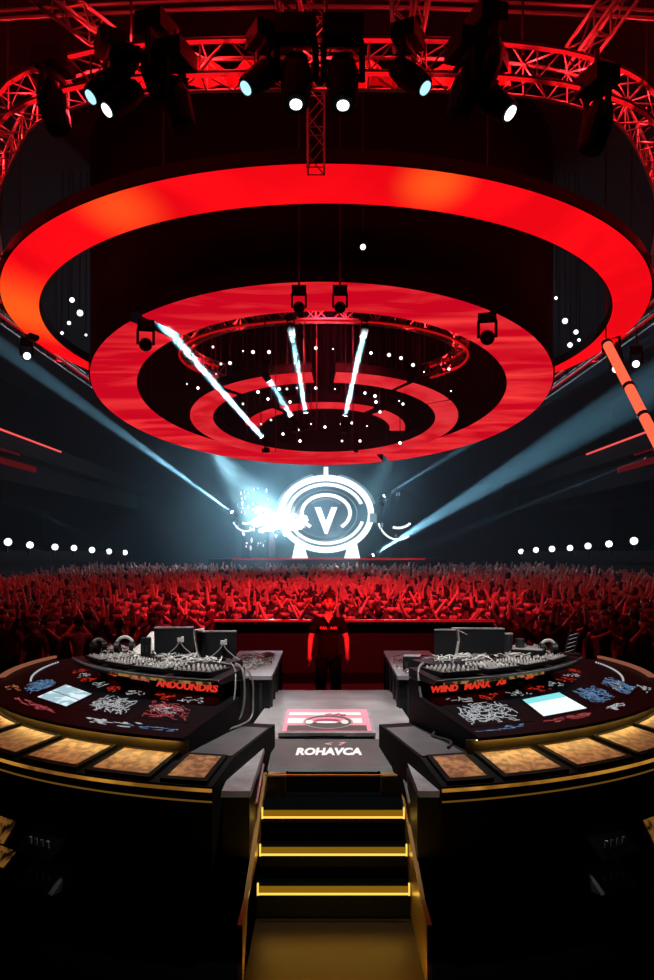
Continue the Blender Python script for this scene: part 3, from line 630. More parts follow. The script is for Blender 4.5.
def crowd_mesh(pose, seed):
    R = random.Random(seed)
    A = {'both': ((.26, -.05, 1.62), (.22, -.10, 1.86)), 'wide': ((.36, -.06, 1.56), (.50, -.10, 1.80)), 'down': ((.25, .02, 1.14), (.26, -.06, .90)), 'phone': ((.22, -.26, 1.36), (.06, -.34, 1.55)), 'clap': ((.24, -.20, 1.26), (.04, -.30, 1.42))}
    pl, pr_ = {'both': ('both', 'both'), 'right': ('down', 'both'), 'left': ('both', 'down'), 'wide': ('wide', 'wide'), 'down': ('down', 'down'), 'phone': ('phone', 'phone'), 'clap': ('clap', 'clap'), 'lean': ('wide', 'down')}[pose]
    lean = R.uniform(-.04, .04)
    J = {'pelvis': ((0, 0, .94), (.14, .10)), 'chest': ((lean, 0, 1.32), (.165, .11)), 'neck': ((lean, 0, 1.50), .05), 'head': ((lean*1.4, -.01, 1.60), .06),
         'kneel': ((-.11, 0, .5), .07), 'anklel': ((-.12, .03, .08), .05), 'toel': ((-.13, -.12, .04), .04), 'kneer': ((.11, 0, .5), .07), 'ankler': ((.12, .03, .08), .05), 'toer': ((.13, -.12, .04), .04)}
    Ed = [('pelvis', 'chest'), ('chest', 'neck'), ('neck', 'head'), ('pelvis', 'kneel'), ('kneel', 'anklel'), ('anklel', 'toel'), ('pelvis', 'kneer'), ('kneer', 'ankler'), ('ankler', 'toer')]
    seg = []
    for s, k, p in ((-1, 'l', pl), (1, 'r', pr_)):
        e, h = A[p]; j = lambda v: (s*v[0]+lean+R.uniform(-.03, .03), v[1]+R.uniform(-.04, .04), v[2]+R.uniform(-.03, .03))
        e, h = j(e), j(h); J['sh'+k] = ((lean+s*.18, 0, 1.41), .062); J['el'+k] = (e, .043); J['wr'+k] = (h, .03)
        d = (Vector(h)-Vector(e)).normalized(); J['ha'+k] = (tuple(Vector(h)+d*.09), (.036, .018))
        Ed += [('chest', 'sh'+k), ('sh'+k, 'el'+k), ('el'+k, 'wr'+k), ('wr'+k, 'ha'+k)]; seg.append((Vector(e), Vector(h)+d*.14))
    vs, fs = skin_mesh(J, Ed, sub=1); hc = Vector(J['head'][0])+Vector((0, 0, .02))
    me = MB()
    for f in fs:
        c = sum((vs[i] for i in f), Vector())/len(f); mi = 1
        if c.z < .96: mi = 2
        for a, b in seg:
            u = max(0, min(1, (c-a).dot(b-a)/(b-a).length_squared)); 
            if (c-a.lerp(b, u)).length < .075 and u > 0: mi = 0
        if (c-hc).length < .155: mi = 3 if (c.z > hc.z+.05 or c.y > hc.y+.03) else 0
        elif c.z > 1.47 and abs(c.x-lean) < .07 and mi == 1: mi = 0
        me.mi.append(mi)
    me.v = vs; me.f = fs
    n0 = len(me.f); head_geo(me, (hc.x, hc.y, hc.z+.03), .112, 0)
    for k in range(n0, n0+140):
        c = sum((Vector(me.v[i]) for i in me.f[k]), Vector())/4
        if c.z > hc.z+.085 or (c.y > hc.y+.02 and c.z > hc.z-.03): me.mi[k] = 3
    return me
POSES = [('both', 'both arms raised high'), ('right', 'one arm raised'), ('wide', 'arms flung wide overhead'), ('down', 'arms down'), ('phone', 'hands before the face'), ('clap', 'clapping'), ('left', 'one hand waving up'), ('lean', 'one arm flung sideways')]
SH = [('sh0', 'charcoal'), ('sh1', 'pale grey'), ('sh2', 'maroon'), ('sh3', 'navy'), ('sh4', 'grey')]
G = random.Random(11)
protos = []
for i, (ps, pd) in enumerate(POSES):
    mbp = crowd_mesh(ps, i)
    for k in (0, 1) if i != 3 else (0, 1, 2):
        sk, sn = SH[(i*2+k*3) % 5]
        o = mbp.build('person', [M['skin'], M[sk], M['trousers'], M['hair']], None, smooth=True); protos.append((o, pd, sn))
spots = []
y = 15.75
while y < 30:
    n = int((.42*y+.6)*2/.62)
    for i in range(n):
        x = -(.42*y+.6)+.62*(i+.5)+G.uniform(-.2, .2); yy = y+G.uniform(-.25, .25); spots.append((x, yy))
    y += .72
for y, xs in ((14.6, 1), (13.9, 1)):
    for s in (-1, 1):
        x = 3.5 if s > 0 else -2.9
        while x*1 < .42*y+.6 if s > 0 else -x < .42*y+.6:
            if hypot(x, y-9.3) > 4.7: spots.append((x+G.uniform(-.1, .1), y+G.uniform(-.15, .15)))
            x += s*.64
spots.sort(key=lambda p: p[1])
near, rest = spots[:300], spots[300:]
used = set()
FLOORZ = -.4
for i, (x, y) in enumerate(near):
    j = G.randrange(len(protos)); pr, pd, sn = protos[j]
    o = pr if j not in used else pr.copy()
    if j in used: COL.objects.link(o)
    used.add(j)
    o.location = (x, y, FLOORZ); o.rotation_euler = (0, 0, G.uniform(-.5, .5)+(0 if G.random() < .8 else pi)); s = G.uniform(.93, 1.04); o.scale = (s, s, s)
    u = x/(.42*y+.3); zn = 'far left' if u < -.6 else 'left' if u < -.2 else 'centre' if u < .2 else 'right' if u < .6 else 'far right'
    rw = 'foremost rows' if y < 16.9 else ('middle rows' if y < 19.2 else 'rows farther back')
    tag(o, 'spectator in %s top, %s, %s, %s of crowd' % (sn, pd, rw, zn), 'person', 'spectators in %s tops, %s, %s, %s' % (sn, pd, rw, zn))
# the rest of the crowd, beyond counting
while y < 47.5:
    dy = .85; n = int((.42*y+.6)*2/.66)
    for i in range(n): rest.append((-(.42*y+.6)+.66*(i+.5)+G.uniform(-.2, .2), y+G.uniform(-.3, .3)))
    y += dy
mb = MB()
for x, y in rest:
    z = FLOORZ+max(0, y-24)*.012; h = G.uniform(.93, 1.05); mi = 1+G.randrange(4); l = G.uniform(-.05, .05)
    mb.tube([(x, y, z), (x, y, z+.9*h), (x+l, y, z+1.35*h), (x+l, y, z+1.46*h), (x+l, y, z+1.52*h)], [.13, .16, .20, .12, .05], 6, mi)
    mb.sphere((x+l, y, z+1.63*h), .115, 6, 5, 0 if G.random() < .55 else 5, (.85, .95, 1.15))
    for s in (-1, 1):
        if G.random() < .45: mb.tube([(x+l+s*.18, y, z+1.4*h), (x+l+s*.27, y-.08, z+1.58*h), (x+l+s*G.uniform(.1, .4), y-.12, z+1.9*h)], [.06, .045, .035], 5, 0)
        else: mb.tube([(x+l+s*.18, y, z+1.4*h), (x+l+s*.26, y, z+1.1*h), (x+l+s*.26, y-.06, z+.85*h)], [.06, .045, .035], 5, mi)
tag(mb.build('distant_crowd', [M['skin'], M['sh0'], M['sh1'], M['sh2'], M['sh4'], M['hair']], fix=False), 'dense far crowd filling the hall floor back to the far stage', 'crowd', kind='stuff')
# raked slab under the far crowd
struct(MB().prism([(-20, 24, -.41), (20, 24, -.41), (20, 48.5, -.41), (-20, 48.5, -.41)], [(-20, 24, -.4), (20, 24, -.4), (20, 48.5, -.11), (-20, 48.5, -.11)]).build('trim_3', M['hall']))

# barrier
t = thing('barrier', 'dark red cloth-covered barrier with a bright red top edge between the booth and the crowd', 'barrier', (.5, 15, 0))
MB().box((.5, 15.05, .56), (5.1, .10, 1.12)).build('panel', M['barrier'], t)
MB().box((.5, 15.03, 1.14), (5.14, .16, .04)).build('top_rail', mat('red_rail', (.7, .07, .07), .4), t)
MB().box((.5, 14.97, .1), (5.1, .04, .2)).build('kick_board', M['blackm'], t)
MB().box((.5, 14.945, 1.135), (5.14, .012, .018)).build('glow_strip', M['redglow2'], t)

# ------------------------------------------------------------ platform and steps
SX = .045
t = thing('platform', 'scuffed grey raised platform top between the two desks, its front edge lettered in white', 'platform', (.05, 8.4, 0))
MB().prism([(-.75, 7.2, .66), (.84, 7.2, .66), (.75, 9.8, .66), (-.59, 9.8, .66)], [(-.75, 7.2, .75), (.84, 7.2, .75), (.75, 9.8, .75), (-.59, 9.8, .75)]).build('deck_top', M['deckg'], t)
MB().prism([(-.72, 7.0, 0), (.81, 7.0, 0), (.72, 9.75, 0), (-.56, 9.75, 0)], [(-.72, 7.0, .66), (.81, 7.0, .66), (.72, 9.75, .66), (-.56, 9.75, .66)]).build('deck_body', M['blackm'], t)
MB().prism([(-.48, 6.62, .63), (.575, 6.62, .63), (.575, 7.2, .63), (-.48, 7.2, .63)], [(-.48, 6.64, .655), (.575, 6.64, .655), (.55, 7.2, .757), (-.47, 7.2, .757)]).build('front_panel', mat('dark_grey_panel', (.06, .06, .062), .5, noise=(4, (.09, .09, .09), .2)), t)
sl = (Vector((0, 7.2, .757))-Vector((0, 6.64, .655))).normalized(); nn = Vector((0, -sl.z, sl.y))
vs, fs = text_mesh('ROHAVCA', .125, .006, .15, .001)
MB().add([Vector((.01, 6.93, .7078))+Vector((v.x*.92, 0, 0))+sl*(v.y*1.5)+nn*(v.z+.004) for v in vs], fs).build('lettering', M['paint_w'], t)
vs, fs = text_mesh('<  7', .07, .003, .2, .001)
MB().add([Vector((.06, 7.09, .737))+Vector((v.x*1.5, 0, 0))+sl*(v.y*1.3)+nn*(v.z+.004) for v in vs], fs).build('small_mark', mat('paint_peach', (.6, .35, .3), .6), t)
for x, z1 in ((-.40, .63), (.50, .63)): MB().box((x, 6.56, (z1+.44)/2), (.14, .16, z1-.44)).build('brown_case', M['brown'], t)
MB().box((SX, 6.75, .53), (.72, .3, .2)).build('recess_box', M['tealdark'], t)
MB().box((SX, 6.5, .63), (1.07, .02, .012)).build('gold_line', M['gold'], t)

t = thing('picture_board', 'framed rose and cream printed board lying on the grey platform', 'picture board', (0, 7.8, .75))
MB().box((0, 7.78, .79), (.86, 1.10, .03)).build('frame', M['railg'], t)
MB().box((0, 7.78, .808), (.80, 1.02, .006)).build('backing', M['pink'], t)
for y, h in ((8.05, .13), (7.72, .22)): MB().box((-.02, y, .8125), (.70, h, .002)).build('cream_stripe', M['cream'], t)
MB().box((0, 7.40, .8125), (.72, .22, .002)).build('dark_stripe', M['green'], t)
def disc(c, rx, ry, z, m, name, root, inner=0, par=None):
    if inner: MB().sweep([(inner, 0), (1, 0), (1, .0015), (inner, .0015)], lambda p, a: (c[0]+rx*p[0]*cos(a), c[1]+ry*p[0]*sin(a), z+p[1]), 0, 2*pi, 40, close=True).build(name, m, root)
    else: MB().tube([(c[0], c[1], z), (c[0], c[1], z+.0015)], 1, 40).build(name, m, root)
def oval(c, rx, ry, z, m, name, root): 
    mb = MB(); n = 36; b = [(c[0]+rx*cos(2*pi*i/n), c[1]+ry*sin(2*pi*i/n), z) for i in range(n)]; mb.prism(b, [(q[0], q[1], z+.0012) for q in b]).build(name, m, root)
oval((.01, 7.66), .225, .30, .8140, M['green'], 'oval_ground', t)
disc((.01, 7.66), .232, .31, .8155, mat('print_grey_rose', (.4, .25, .28), .5), 'oval_ring', t, .93)
oval((.01, 7.74), .165, .13, .8157, M['pink'], 'print_shape', t); oval((0, 7.70), .12, .075, .8172, M['maroon'], 'print_shape', t); oval((0, 7.62), .10, .05, .8185, M['cream'], 'print_shape', t)
for s in (-1, 1): oval((s*.165, 7.64), .035, .09, .8172, M['cream'], 'print_shape', t)
for i in range(7): oval((.0+.028*i, 7.99+.03*sin(i*2)), .018, .03, .8157, M['maroon'], 'print_shape', t)
MB().box((0, 7.26, .765), (.30, .06, .03)).build('front_shade_block', M['black'], t); MB().box((0, 8.2, .765), (.3, .06, .03)).build('rear_foot', M['black'], t)  # front block also stands for the dark shadow under the lifted board

t = thing('stairs', 'black steps with glowing gold light lines leading up to the platform', 'stairs', (SX, 5.6, -.28))
ZS = [.47, .27, .07]; YS = [6.04, 5.84, 5.65]
for z, y in zip(ZS, YS):
    zb = z-.2
    MB().box((SX, (y+.0+6.62)/2+.02, z-.02), (1.07, 6.62-y, .035)).build('tread', bpy.data.materials['ground_black'], t)
    MB().box((SX, y+.09, z-.12), (1.07, .02, .19)).build('riser', M['gloss'], t)
    lb_ = MB().box((SX, y-.012, z+.004), (1.04, .010, .055)).build('light_box', M['goldband'], t)
    MB().box((SX, y-.02, z-.018), (1.03, .010, .013)).build('light_line', M['goldled'], lb_)
    for s in (-1, 1): MB().box((SX+s*.52, y-.014, z+.012), (.012, .012, .085)).build('light_end', M['goldled'], lb_)
    l = light('AREA', 'step_light', (SX, y-.06, z+.0), (SX, y-.35, z-.22), (1, .6, .08), .5, size=.9)
    l.data.shape = 'RECTANGLE'; l.data.size = 1.0; l.data.size_y = .03
MB().box((SX, 5.24, -.16), (1.07, .92, .06)).build('landing', mat('brass_plate', (.035, .02, .006), .4, .8), t)
MB().box((SX, 5.75, -.1), (1.07, .1, .3)).build('riser', M['gloss'], t)
MB().box((SX, 4.765, -.16), (1.05, .02, .04)).build('light_box', M['goldband'], t)  # strip and lamp added just out of view to gild the landing
l = light('AREA', 'landing_light', (SX, 4.74, .02), (SX, 5.2, -.14), (1, .5, .07), 5, size=.9); l.data.shape = 'RECTANGLE'; l.data.size = 1.0; l.data.size_y = .03
for s in (-1, 1):
    x = SX+s*.55
    MB().box((x, 5.72, .0), (.03, 1.95, .48)).build('stringer', mat('brass_side', (.40, .26, .08), .35, .85) if s < 0 else bpy.data.materials['brass_side'], t)
    MB().prism([(x-.015, 4.75, -.2), (x+.015, 4.75, -.2), (x+.015, 6.7, -.2), (x-.015, 6.7, -.2)], [(x-.015, 5.1, .24), (x+.015, 5.1, .24), (x+.015, 6.7, .60), (x-.015, 6.7, .60)]).build('stringer', bpy.data.materials['brass_side'], t)
for s, wd in ((-1, 'left'), (1, 'right')):
    xi, xo = (-.52, -.70) if s < 0 else (.605, .76)
    t = thing('stair_post', 'long boxy grey-topped side wall on the %s of the steps' % wd, 'side wall', ((xi+xo)/2, 6.3, -.28))
    MB().prism([(xo, 5.5, -.28), (xi, 5.5, -.28), (xi, 7.17, -.28), (xo, 7.17, -.28)], [(xo, 5.5, .76), (xi, 5.5, .76), (xi+s*-.0, 7.17, .76), (xo, 7.17, .76)]).build('side_wall', M['black'], t)
    MB().prism([(xo-.01, 5.48, .76), (xi+.01, 5.48, .76), (xi+.01, 7.18, .76), (xo-.01, 7.18, .76)], [(xo-.005, 5.49, .80), (xi+.005, 5.49, .80), (xi+.005, 7.17, .80), (xo-.005, 7.17, .80)]).build('top_plate', M['railg'], t)
    if s < 0:
        n = 20; b = [(-.60+.035*cos(2*pi*i/n), 6.92+.06*sin(2*pi*i/n), .8003) for i in range(n)]; MB().prism(b, [(q[0], q[1], .8015) for q in b]).build('oval_hole', M['blackm'], t)
    MB().tube([(xi-s*.008, 6.60, .69), (xi-s*.008, 5.95, .58)], .010, 5).build('edge_bar', M['silver'], t)

# ------------------------------------------------------------ the two curved desks
C0 = Vector((0, 9.3, 0))
def PC(R, a, z): a = rd(a); return Vector((R*sin(a), 9.3-R*cos(a), z))
def zf(R): return 1.06+(3.52-R)*.1176
SCRIB = random.Random(21)
def scribble(mb, fn, n, w_, ln=.12):
    """loose handwritten strokes in a unit square mapped by fn(u, v, lift)"""
    for i in range(n):
        u, v = SCRIB.uniform(.08, .92), SCRIB.uniform(.1, .9); a = SCRIB.uniform(0, 6.28); pts = []
        for k in range(5):
            pts.append((u, v)); a += SCRIB.uniform(-1.1, 1.1); u = min(.97, max(.03, u+ln*cos(a)*.5)); v = min(.97, max(.03, v+ln*sin(a)*.6))
        for k in range(4):
            (u0, v0), (u1, v1) = pts[k], pts[k+1]; d = hypot(u1-u0, v1-v0) or 1; nx, ny = -(v1-v0)/d*w_/2, (u1-u0)/d*w_/2
            q = [(u0+nx, v0+ny), (u0-nx, v0-ny), (u1-nx, v1-ny), (u1+nx, v1+ny)]
            mb.prism([fn(x, y, .0) for x, y in q], [fn(x, y, .0012) for x, y in q])
    return mb
def desk(s):
    wd = 'left' if s < 0 else 'right'
    t = thing('curved_desk', 'long curved black desk with amber panels and screens, %s of the steps' % wd, 'desk', PC(3.2, s*45, -.0)*1)
    t.location.z = -.28
    fn = lambda p, a: PC(p[0], s*a, p[1])
    MB().sweep([(2.3, -.28), (3.93, -.28), (3.93, .84), (3.47, .92), (2.3, .92)], fn, 11.2, 104, 70).build('lower_cabinet', M['blackm'], t)
    MB().sweep([(2.3, .92), (3.46, .92), (3.46, 1.035), (3.55, 1.035), (3.55, 1.058), (2.5, 1.18), (2.5, 1.31), (2.3, 1.31)], fn, 17 if s < 0 else 18, 104, 70).build('upper_cabinet', M['gloss'], t)
    MB().sweep([(3.461, .925), (3.475, .925), (3.475, 1.028), (3.461, 1.028)], fn, 17, 104, 70).build('gold_riser', M['goldrise'], t)
    MB().sweep([(3.476, 1.022), (3.498, 1.026), (3.498, 1.034), (3.476, 1.034)], fn, 18.3, 104, 70).build('under_light', emat('gold_under_light', (1, .60, .17), 17) if s < 0 else bpy.data.materials['gold_under_light'], t)
    MB().sweep([(3.93, .806), (3.945, .806), (3.945, .826), (3.93, .826)], fn, 11.2, 104, 70).build('gold_trim', M['goldtrim'] , t)
    MB().sweep([(3.93, .735), (3.938, .735), (3.938, .745), (3.93, .745)], fn, 11.2, 104, 70).build('thin_trim', mat('thin_trim', (.2, .1, .02), .4, .5, emit=(1, .45, .06), es=.12) if s < 0 else bpy.data.materials['thin_trim'], t)
    # grey side plate beside the steps
    MB().sweep([(2.5, .921), (3.46, .921), (3.46, .932), (2.5, .932)], fn, 11.4, 17, 6).build('side_plate', bpy.data.materials['dark_grey_panel'], t)
    # amber panels
    for i, (a0, a1) in enumerate(((11.6, 17.0), (17.7, 26.0), (26.8, 36.0), (36.9, 47.0), (48, 59), (60, 72), (73, 86), (87, 101))):
        g0, g1 = a0+.2, a1-.2
        f = MB().sweep([(3.49, .912), (3.915, .838), (3.915, .872), (3.49, .946)], fn, g0, g1, 6).build('panel_frame', M['blackm'], t)
        pd_ = 9.0/ (i+14)
        def f2(p, a): return PC(p[0], s*a, p[1])
        MB().sweep([(3.53, .941), (3.875, .881), (3.875, .883), (3.53, .943)], f2, g0+.55, g1-.55, 6).build('amber_glass', M['amber'], f)
    # screens on the sloping top
    if s < 0:
        Q = {'white': [(3.24, 42.8), (3.24, 53.4), (2.90, 59.0), (2.90, 46.2)], 'blue': [(3.26, 56.5), (3.26, 66), (2.98, 71.5), (2.95, 61)],
             'scribble': [(3.22, 30), (3.22, 39.6), (2.84, 43), (2.84, 34)], 'red': [(3.20, 19.6), (3.20, 27.4), (2.80, 31.8), (2.80, 23)]}
    else:
        Q = {'white': [(3.27, 31.8), (3.27, 41.6), (2.86, 46.5), (2.86, 35.6)], 'scribble': [(3.30, 19.3), (3.30, 28.6), (2.80, 31.6), (2.80, 20.4)],
             'blue': [(3.27, 44.5), (3.27, 54.3), (2.90, 60), (2.90, 49.5)], 'red': [(3.30, 56), (3.30, 66), (3.0, 74), (2.98, 62.5)]}
    for kk, q in Q.items():
        P = [PC(R, s*a, zf(R)) for R, a in q]                       # near inner, near outer, far outer, far inner
        def g(u, v, l, P=P):
            p = (P[0].lerp(P[1], u)).lerp(P[3].lerp(P[2], u), v); return p+Vector((0, 0, .004+l))
        def quad(u0, v0, u1, v1, l0, l1): return MB().prism([g(u0, v0, l0), g(u1, v0, l0), g(u1, v1, l0), g(u0, v1, l0)], [g(u0, v0, l1), g(u1, v0, l1), g(u1, v1, l1), g(u0, v1, l1)])
        bz = quad(-.05, -.06, 1.05, 1.06, -.01, .001).build('touch_screen', M['gloss'], t)
        if kk == 'white':
            quad(0, 0, 1, 1, .0015, .0025).build('display', M['scr'] if s < 0 else M['scr2'], bz)
            if s > 0: quad(.62, .0, 1, 1, .003, .0036).build('cyan_block', M['cyan'], bz) if False else quad(0, .72, 1, 1, .003, .0036).build('cyan_block', M['cyan'], bz)
            else: quad(0, .47, 1, .50, .003, .0036).build('grey_line', M['blackm'], bz)
        else:
            ink = {'blue': 'ink_b', 'scribble': 'ink_w', 'red': 'ink_p' if s < 0 else 'ink_b'}[kk]
            scribble(MB(), lambda x, y, l: g(x, y, .002+l), 70, .014, .13).build('scrawl', M[ink], bz)
            scribble(MB(), lambda x, y, l: g(x, y*.5+.3, .003+l), 24, .012, .10).build('scrawl', M['ink_w' if kk != 'blue' else 'ink_b'], bz)
    # small lettering along the front lip of the desk top
    def onlip(name, a0, a1, R0, R1, ink, n, w_=.05, ln=.1):
        scribble(MB(), lambda u, v, l: PC(R0+(R1-R0)*v, s*(a0+(a1-a0)*u), zf(R0+(R1-R0)*v)+.003+l), n, w_, ln).build(name, M[ink], t)
    onlip('red_print', 41 if s < 0 else 30, 57 if s < 0 else 41, 3.33, 3.42, 'ink_p', 26)
    onlip('white_print', 24 if s < 0 else 44, 36 if s < 0 else 52, 3.32, 3.44, 'ink_w', 16, .06)
    onlip('white_print', 62, 70, 3.25, 3.42, 'ink_o' if s < 0 else 'ink_w', 12, .05)
    for u0 in range(22, 74, 7):
        onlip('fine_print', u0, u0+5.5, 2.60, 2.76, 'ink_w' if (u0//7) % 2 else 'ink_r', 14, .028, .12)
    onlip('fine_print', 18.5, 27, 3.36, 3.44, 'ink_b', 18, .04, .08)
    # lettering on the wall under the shelf
    def curved_text(name, body, size, a_mid, z, ink, R=2.506, bold=.004, lip=False):
        vs, fs = text_mesh(body, size, bold, .12, .002)
        MB().add([PC(R+v.z+.002, s*a_mid+degrees(v.x*1.25/R), z+v.y) for v in vs], fs).build(name, M[ink], t)
    if s < 0:
        curved_text('red_lettering', 'ANDOUNDRS', .085, 29.5, 1.235, 'ink_r'); curved_text('red_lettering', 'AAID', .07, 55, 1.24, 'ink_r')
        curved_text('dim_lettering', 'RECN OCA', .045, 43, 1.25, 'ink_p')
    else:
        curved_text('red_lettering', 'WIIND', .07, 23.6, 1.23, 'ink_r'); curved_text('red_lettering', 'MANX', .08, 31.6, 1.235, 'ink_r'); curved_text('red_lettering', 'XB', .075, 38.5, 1.24, 'ink_r'); curved_text('red_lettering', 'UND', .06, 49, 1.24, 'ink_r')
    # rear rail, its lit tone painted in as emission, and bulb row
    MB().sweep([(3.44, 1.09), (3.50, 1.085), (3.50, 1.115), (3.44, 1.12)], fn, 78, 104, 20).build('rear_rail', M['copper'], t)
    for i in range(22):
        p = PC(3.16, s*(70+i*1.2), zf(3.16)+.008); MB().sphere(p, .011, 6, 4).build('bulb', M['ink_w'], t)
    # raised shelf carrying the mixers
    t2 = thing('equipment_shelf', 'raised shelf of the %s desk crowded with mixers and cables' % wd, 'shelf', PC(2.5, s*42, 1.31))
    MB().sweep([(2.25, 1.312), (2.77, 1.312), (2.77, 1.352), (2.25, 1.392)], fn, 18.5, 66, 40).build('shelf_top', M['black'], t2)
    MB().sweep([(1.8, 1.312), (2.25, 1.312), (2.25, 1.392), (1.8, 1.392)], fn, 26, 76, 40).build('rear_shelf', M['black'], t2)
    MB().sweep([(1.8, 0), (2.3, 0), (2.3, 1.312), (1.8, 1.312)], fn, 28, 74, 40).build('rear_cabinet', M['blackm'], t2)
    MB().sweep([(2.77, 1.338), (2.785, 1.338), (2.785, 1.356), (2.77, 1.356)], fn, 18.5, 66, 40).build('light_edge', M['cable'], t2)
    MB().sweep([(2.77, 1.314), (2.782, 1.314), (2.782, 1.336), (2.77, 1.336)], fn, 20, 44, 30).build('amber_edge', emat('amber_edge', (.5, .25, .06), .6, noise=(14, (.03, .02, .01), .45, .55, (1, 1, 1))) if s < 0 else bpy.data.materials['amber_edge'], t2)
    return t
desk(-1); desk(1)

# mixers with knobs on the shelves
def mixer_proto():
    t = thing('mixer', 'x', 'mixer', (0, 0, 0))
    MB().prism([(-.20, -.19, 0), (.20, -.19, 0), (.175, .19, 0), (-.175, .19, 0)], [(-.20, -.19, .030), (.20, -.19, .030), (.175, .19, .052), (-.175, .19, .052)]).build('body', M['black'], t, local=True)
    z = lambda y: .030+(y+.19)*.058
    k0 = MB(); k0.tube([(0, 0, 0), (0, 0, .012), (0, 0, .022)], [.010, .009, .007], 8); k0.tube([(0, 0, 0), (0, 0, .003)], [.014, .014], 8)
    me = None
    for i in range(7):
        for j in range(5):
            y = -.12+.066*j; x = (-.155+.052*i)*(1-.13*(j/4))
            if me is None: kb = k0.build('knob', M['knob'], t, local=True); me = kb.data; me2 = me.copy(); me2.materials[0] = M['knobw']
            else: kb = bpy.data.objects.new('knob', me if (i*3+j) % 4 else me2); COL.objects.link(kb); kb.parent = t
            kb.location = (x, y, z(y))
    f = MB().box((0, 0, .002), (.005, .05, .002)); f.box((0, .008, .010), (.018, .010, .014)); fm = None
    for i in range(8):
        if fm is None: fo = f.build('fader', M['knobw'], t, local=True); fm = fo.data
        else: fo = bpy.data.objects.new('fader', fm); COL.objects.link(fo); fo.parent = t
        fo.location = (-.165+.047*i, -.163, z(-.165))
    return t
mp = mixer_proto(); first = True
pos = {-1: (25, 34.8, 44.6, 54.4), 1: (24.5, 34.3, 44.1, 53.9)}
nm = ['closest to the steps', 'second from the steps', 'third from the steps', 'farthest from the steps']
for s in (-1, 1):
    for i, a in enumerate(pos[s]):
        r = mp if first else copy_tree(mp); first = False
        r.location = PC(2.53, s*a, 1.374-.012); r.rotation_euler = (-.075, 0, rd(s*a))
        r['label'] = 'black mixer covered in small pale knobs on the %s shelf, %s' % ('left' if s < 0 else 'right', nm[i]); r['group'] = 'mixers on the %s shelf' % ('left' if s < 0 else 'right')

# side tables
def side_table(s, x0, x1):
    wd = 'left' if s < 0 else 'right'
    t = thing('side_table', 'black cabinet table with a grey top beside the platform, behind the %s desk' % wd, 'table', ((x0+x1)/2, 9.7, 0))
    MB().box(((x0+x1)/2, 9.7, .53), (x1-x0-.04, 2.1, 1.06)).build('cabinet', M['black'], t)
    MB().box(((x0+x1)/2, 9.7, 1.08), (x1-x0, 2.2, .04)).build('table_top', M['deckg'], t)
    xe = x1 if s < 0 else x0
    for y in (8.75, 9.2, 9.7, 10.2, 10.65): MB().box((xe-.012*(1 if s < 0 else -1), y, .53), (.025, .03, 1.02)).build('side_rib', M['dsteel'], t)
    for x in (x0+.12, x1-.12): MB().box((x, 8.645, .55), (.03, .02, .95)).build('front_rib', M['dsteel'], t)
side_table(-1, -1.15, -.58); side_table(1, .74, 1.34)

def cable(label, pts, r=.009, m='cable', sub=8):
    pts = smooth_path([Vector(p) for p in pts], sub); return tag(MB().tube(pts, r, 6).build('cable', M[m]), label, 'cable')
# long hanging cables
cable('thick pale cable hanging off the corner of the left shelf down to the side plate', [(-.80, 7.2, 1.42), (-.72, 7.02, 1.38), (-.70, 6.95, 1.15), (-.74, 6.9, 1.0), (-.86, 6.65, .95), (-.98, 6.3, .95)], .010)
cable('thin cable looping from the left shelf corner across the red lettering end', [(-.85, 7.25, 1.42), (-.78, 6.98, 1.36), (-.80, 6.8, 1.12), (-1.05, 6.7, 1.10), (-1.25, 6.6, 1.12)], .007)
cable('pale cable running down beside the left platform edge', [(-.95, 7.3, 1.42), (-.68, 7.15, 1.35), (-.64, 7.1, 1.1), (-.66, 7.0, .97), (-.80, 6.7, .95)], .008)
cable('thick pale cable hanging off the corner of the right shelf', [(.85, 7.25, 1.42), (.78, 7.0, 1.38), (.80, 6.9, 1.15), (.88, 6.85, 1.02), (1.0, 6.6, .95), (1.02, 6.3, .95)], .011)
cable('pale cable curving from the right shelf corner to the desk edge', [(.82, 7.2, 1.40), (.77, 7.0, 1.2), (.84, 6.95, 1.08), (1.06, 6.72, 1.13), (1.25, 6.45, 1.10)], .009)
cable('loose black and grey cable end lying on the right side plate', [(.80, 6.9, .945), (.88, 6.7, .945), (.84, 6.5, .945), (.95, 6.3, .945), (.90, 6.1, .945)], .010, 'dsteel')

# heaps of tangled leads on tables and shelves
def tangle(label, c, rx, ry, n, z, seed, r=.006, m='white', rot=0):
    Gt = random.Random(seed); mb = MB()
    for i in range(n):
        a = Gt.uniform(0, 6.28); pts = []
        x, y = Gt.uniform(-.8, .8)*rx, Gt.uniform(-.8, .8)*ry
        for k in range(5):
            pts.append(Vector((c[0]+x, c[1]+y, z+r+Gt.uniform(0, .045)))); a += Gt.uniform(-1.4, 1.4); x = max(-rx, min(rx, x+.07*cos(a))); y = max(-ry, min(ry, y+.10*sin(a)))
        mb.tube(smooth_path(pts, 3), r, 5, Gt.choice((0, 0, 1)))
    return tag(mb.build('cable_tangle', [M[m], M['cable']]), label, 'cable')
tangle('heap of tangled white leads on the left side table', (-.86, 9.5), .22, .75, 42, 1.10, 1)
tangle('heap of tangled white leads on the right side table', (1.0, 9.4), .22, .65, 34, 1.10, 2)
for s, wd in ((-1, 'left'), (1, 'right')):
    for j, (a, R) in enumerate(((36, 2.1), (52, 2.12), (64, 2.2))):
        p = PC(R, s*a, 0); tangle('small heap of pale leads on the %s shelf, %s' % (wd, ['nearest the platform', 'in the middle', 'at the outer end'][j]), p, .26, .20, 44, 1.392, 30+j+(10 if s > 0 else 0), .005)

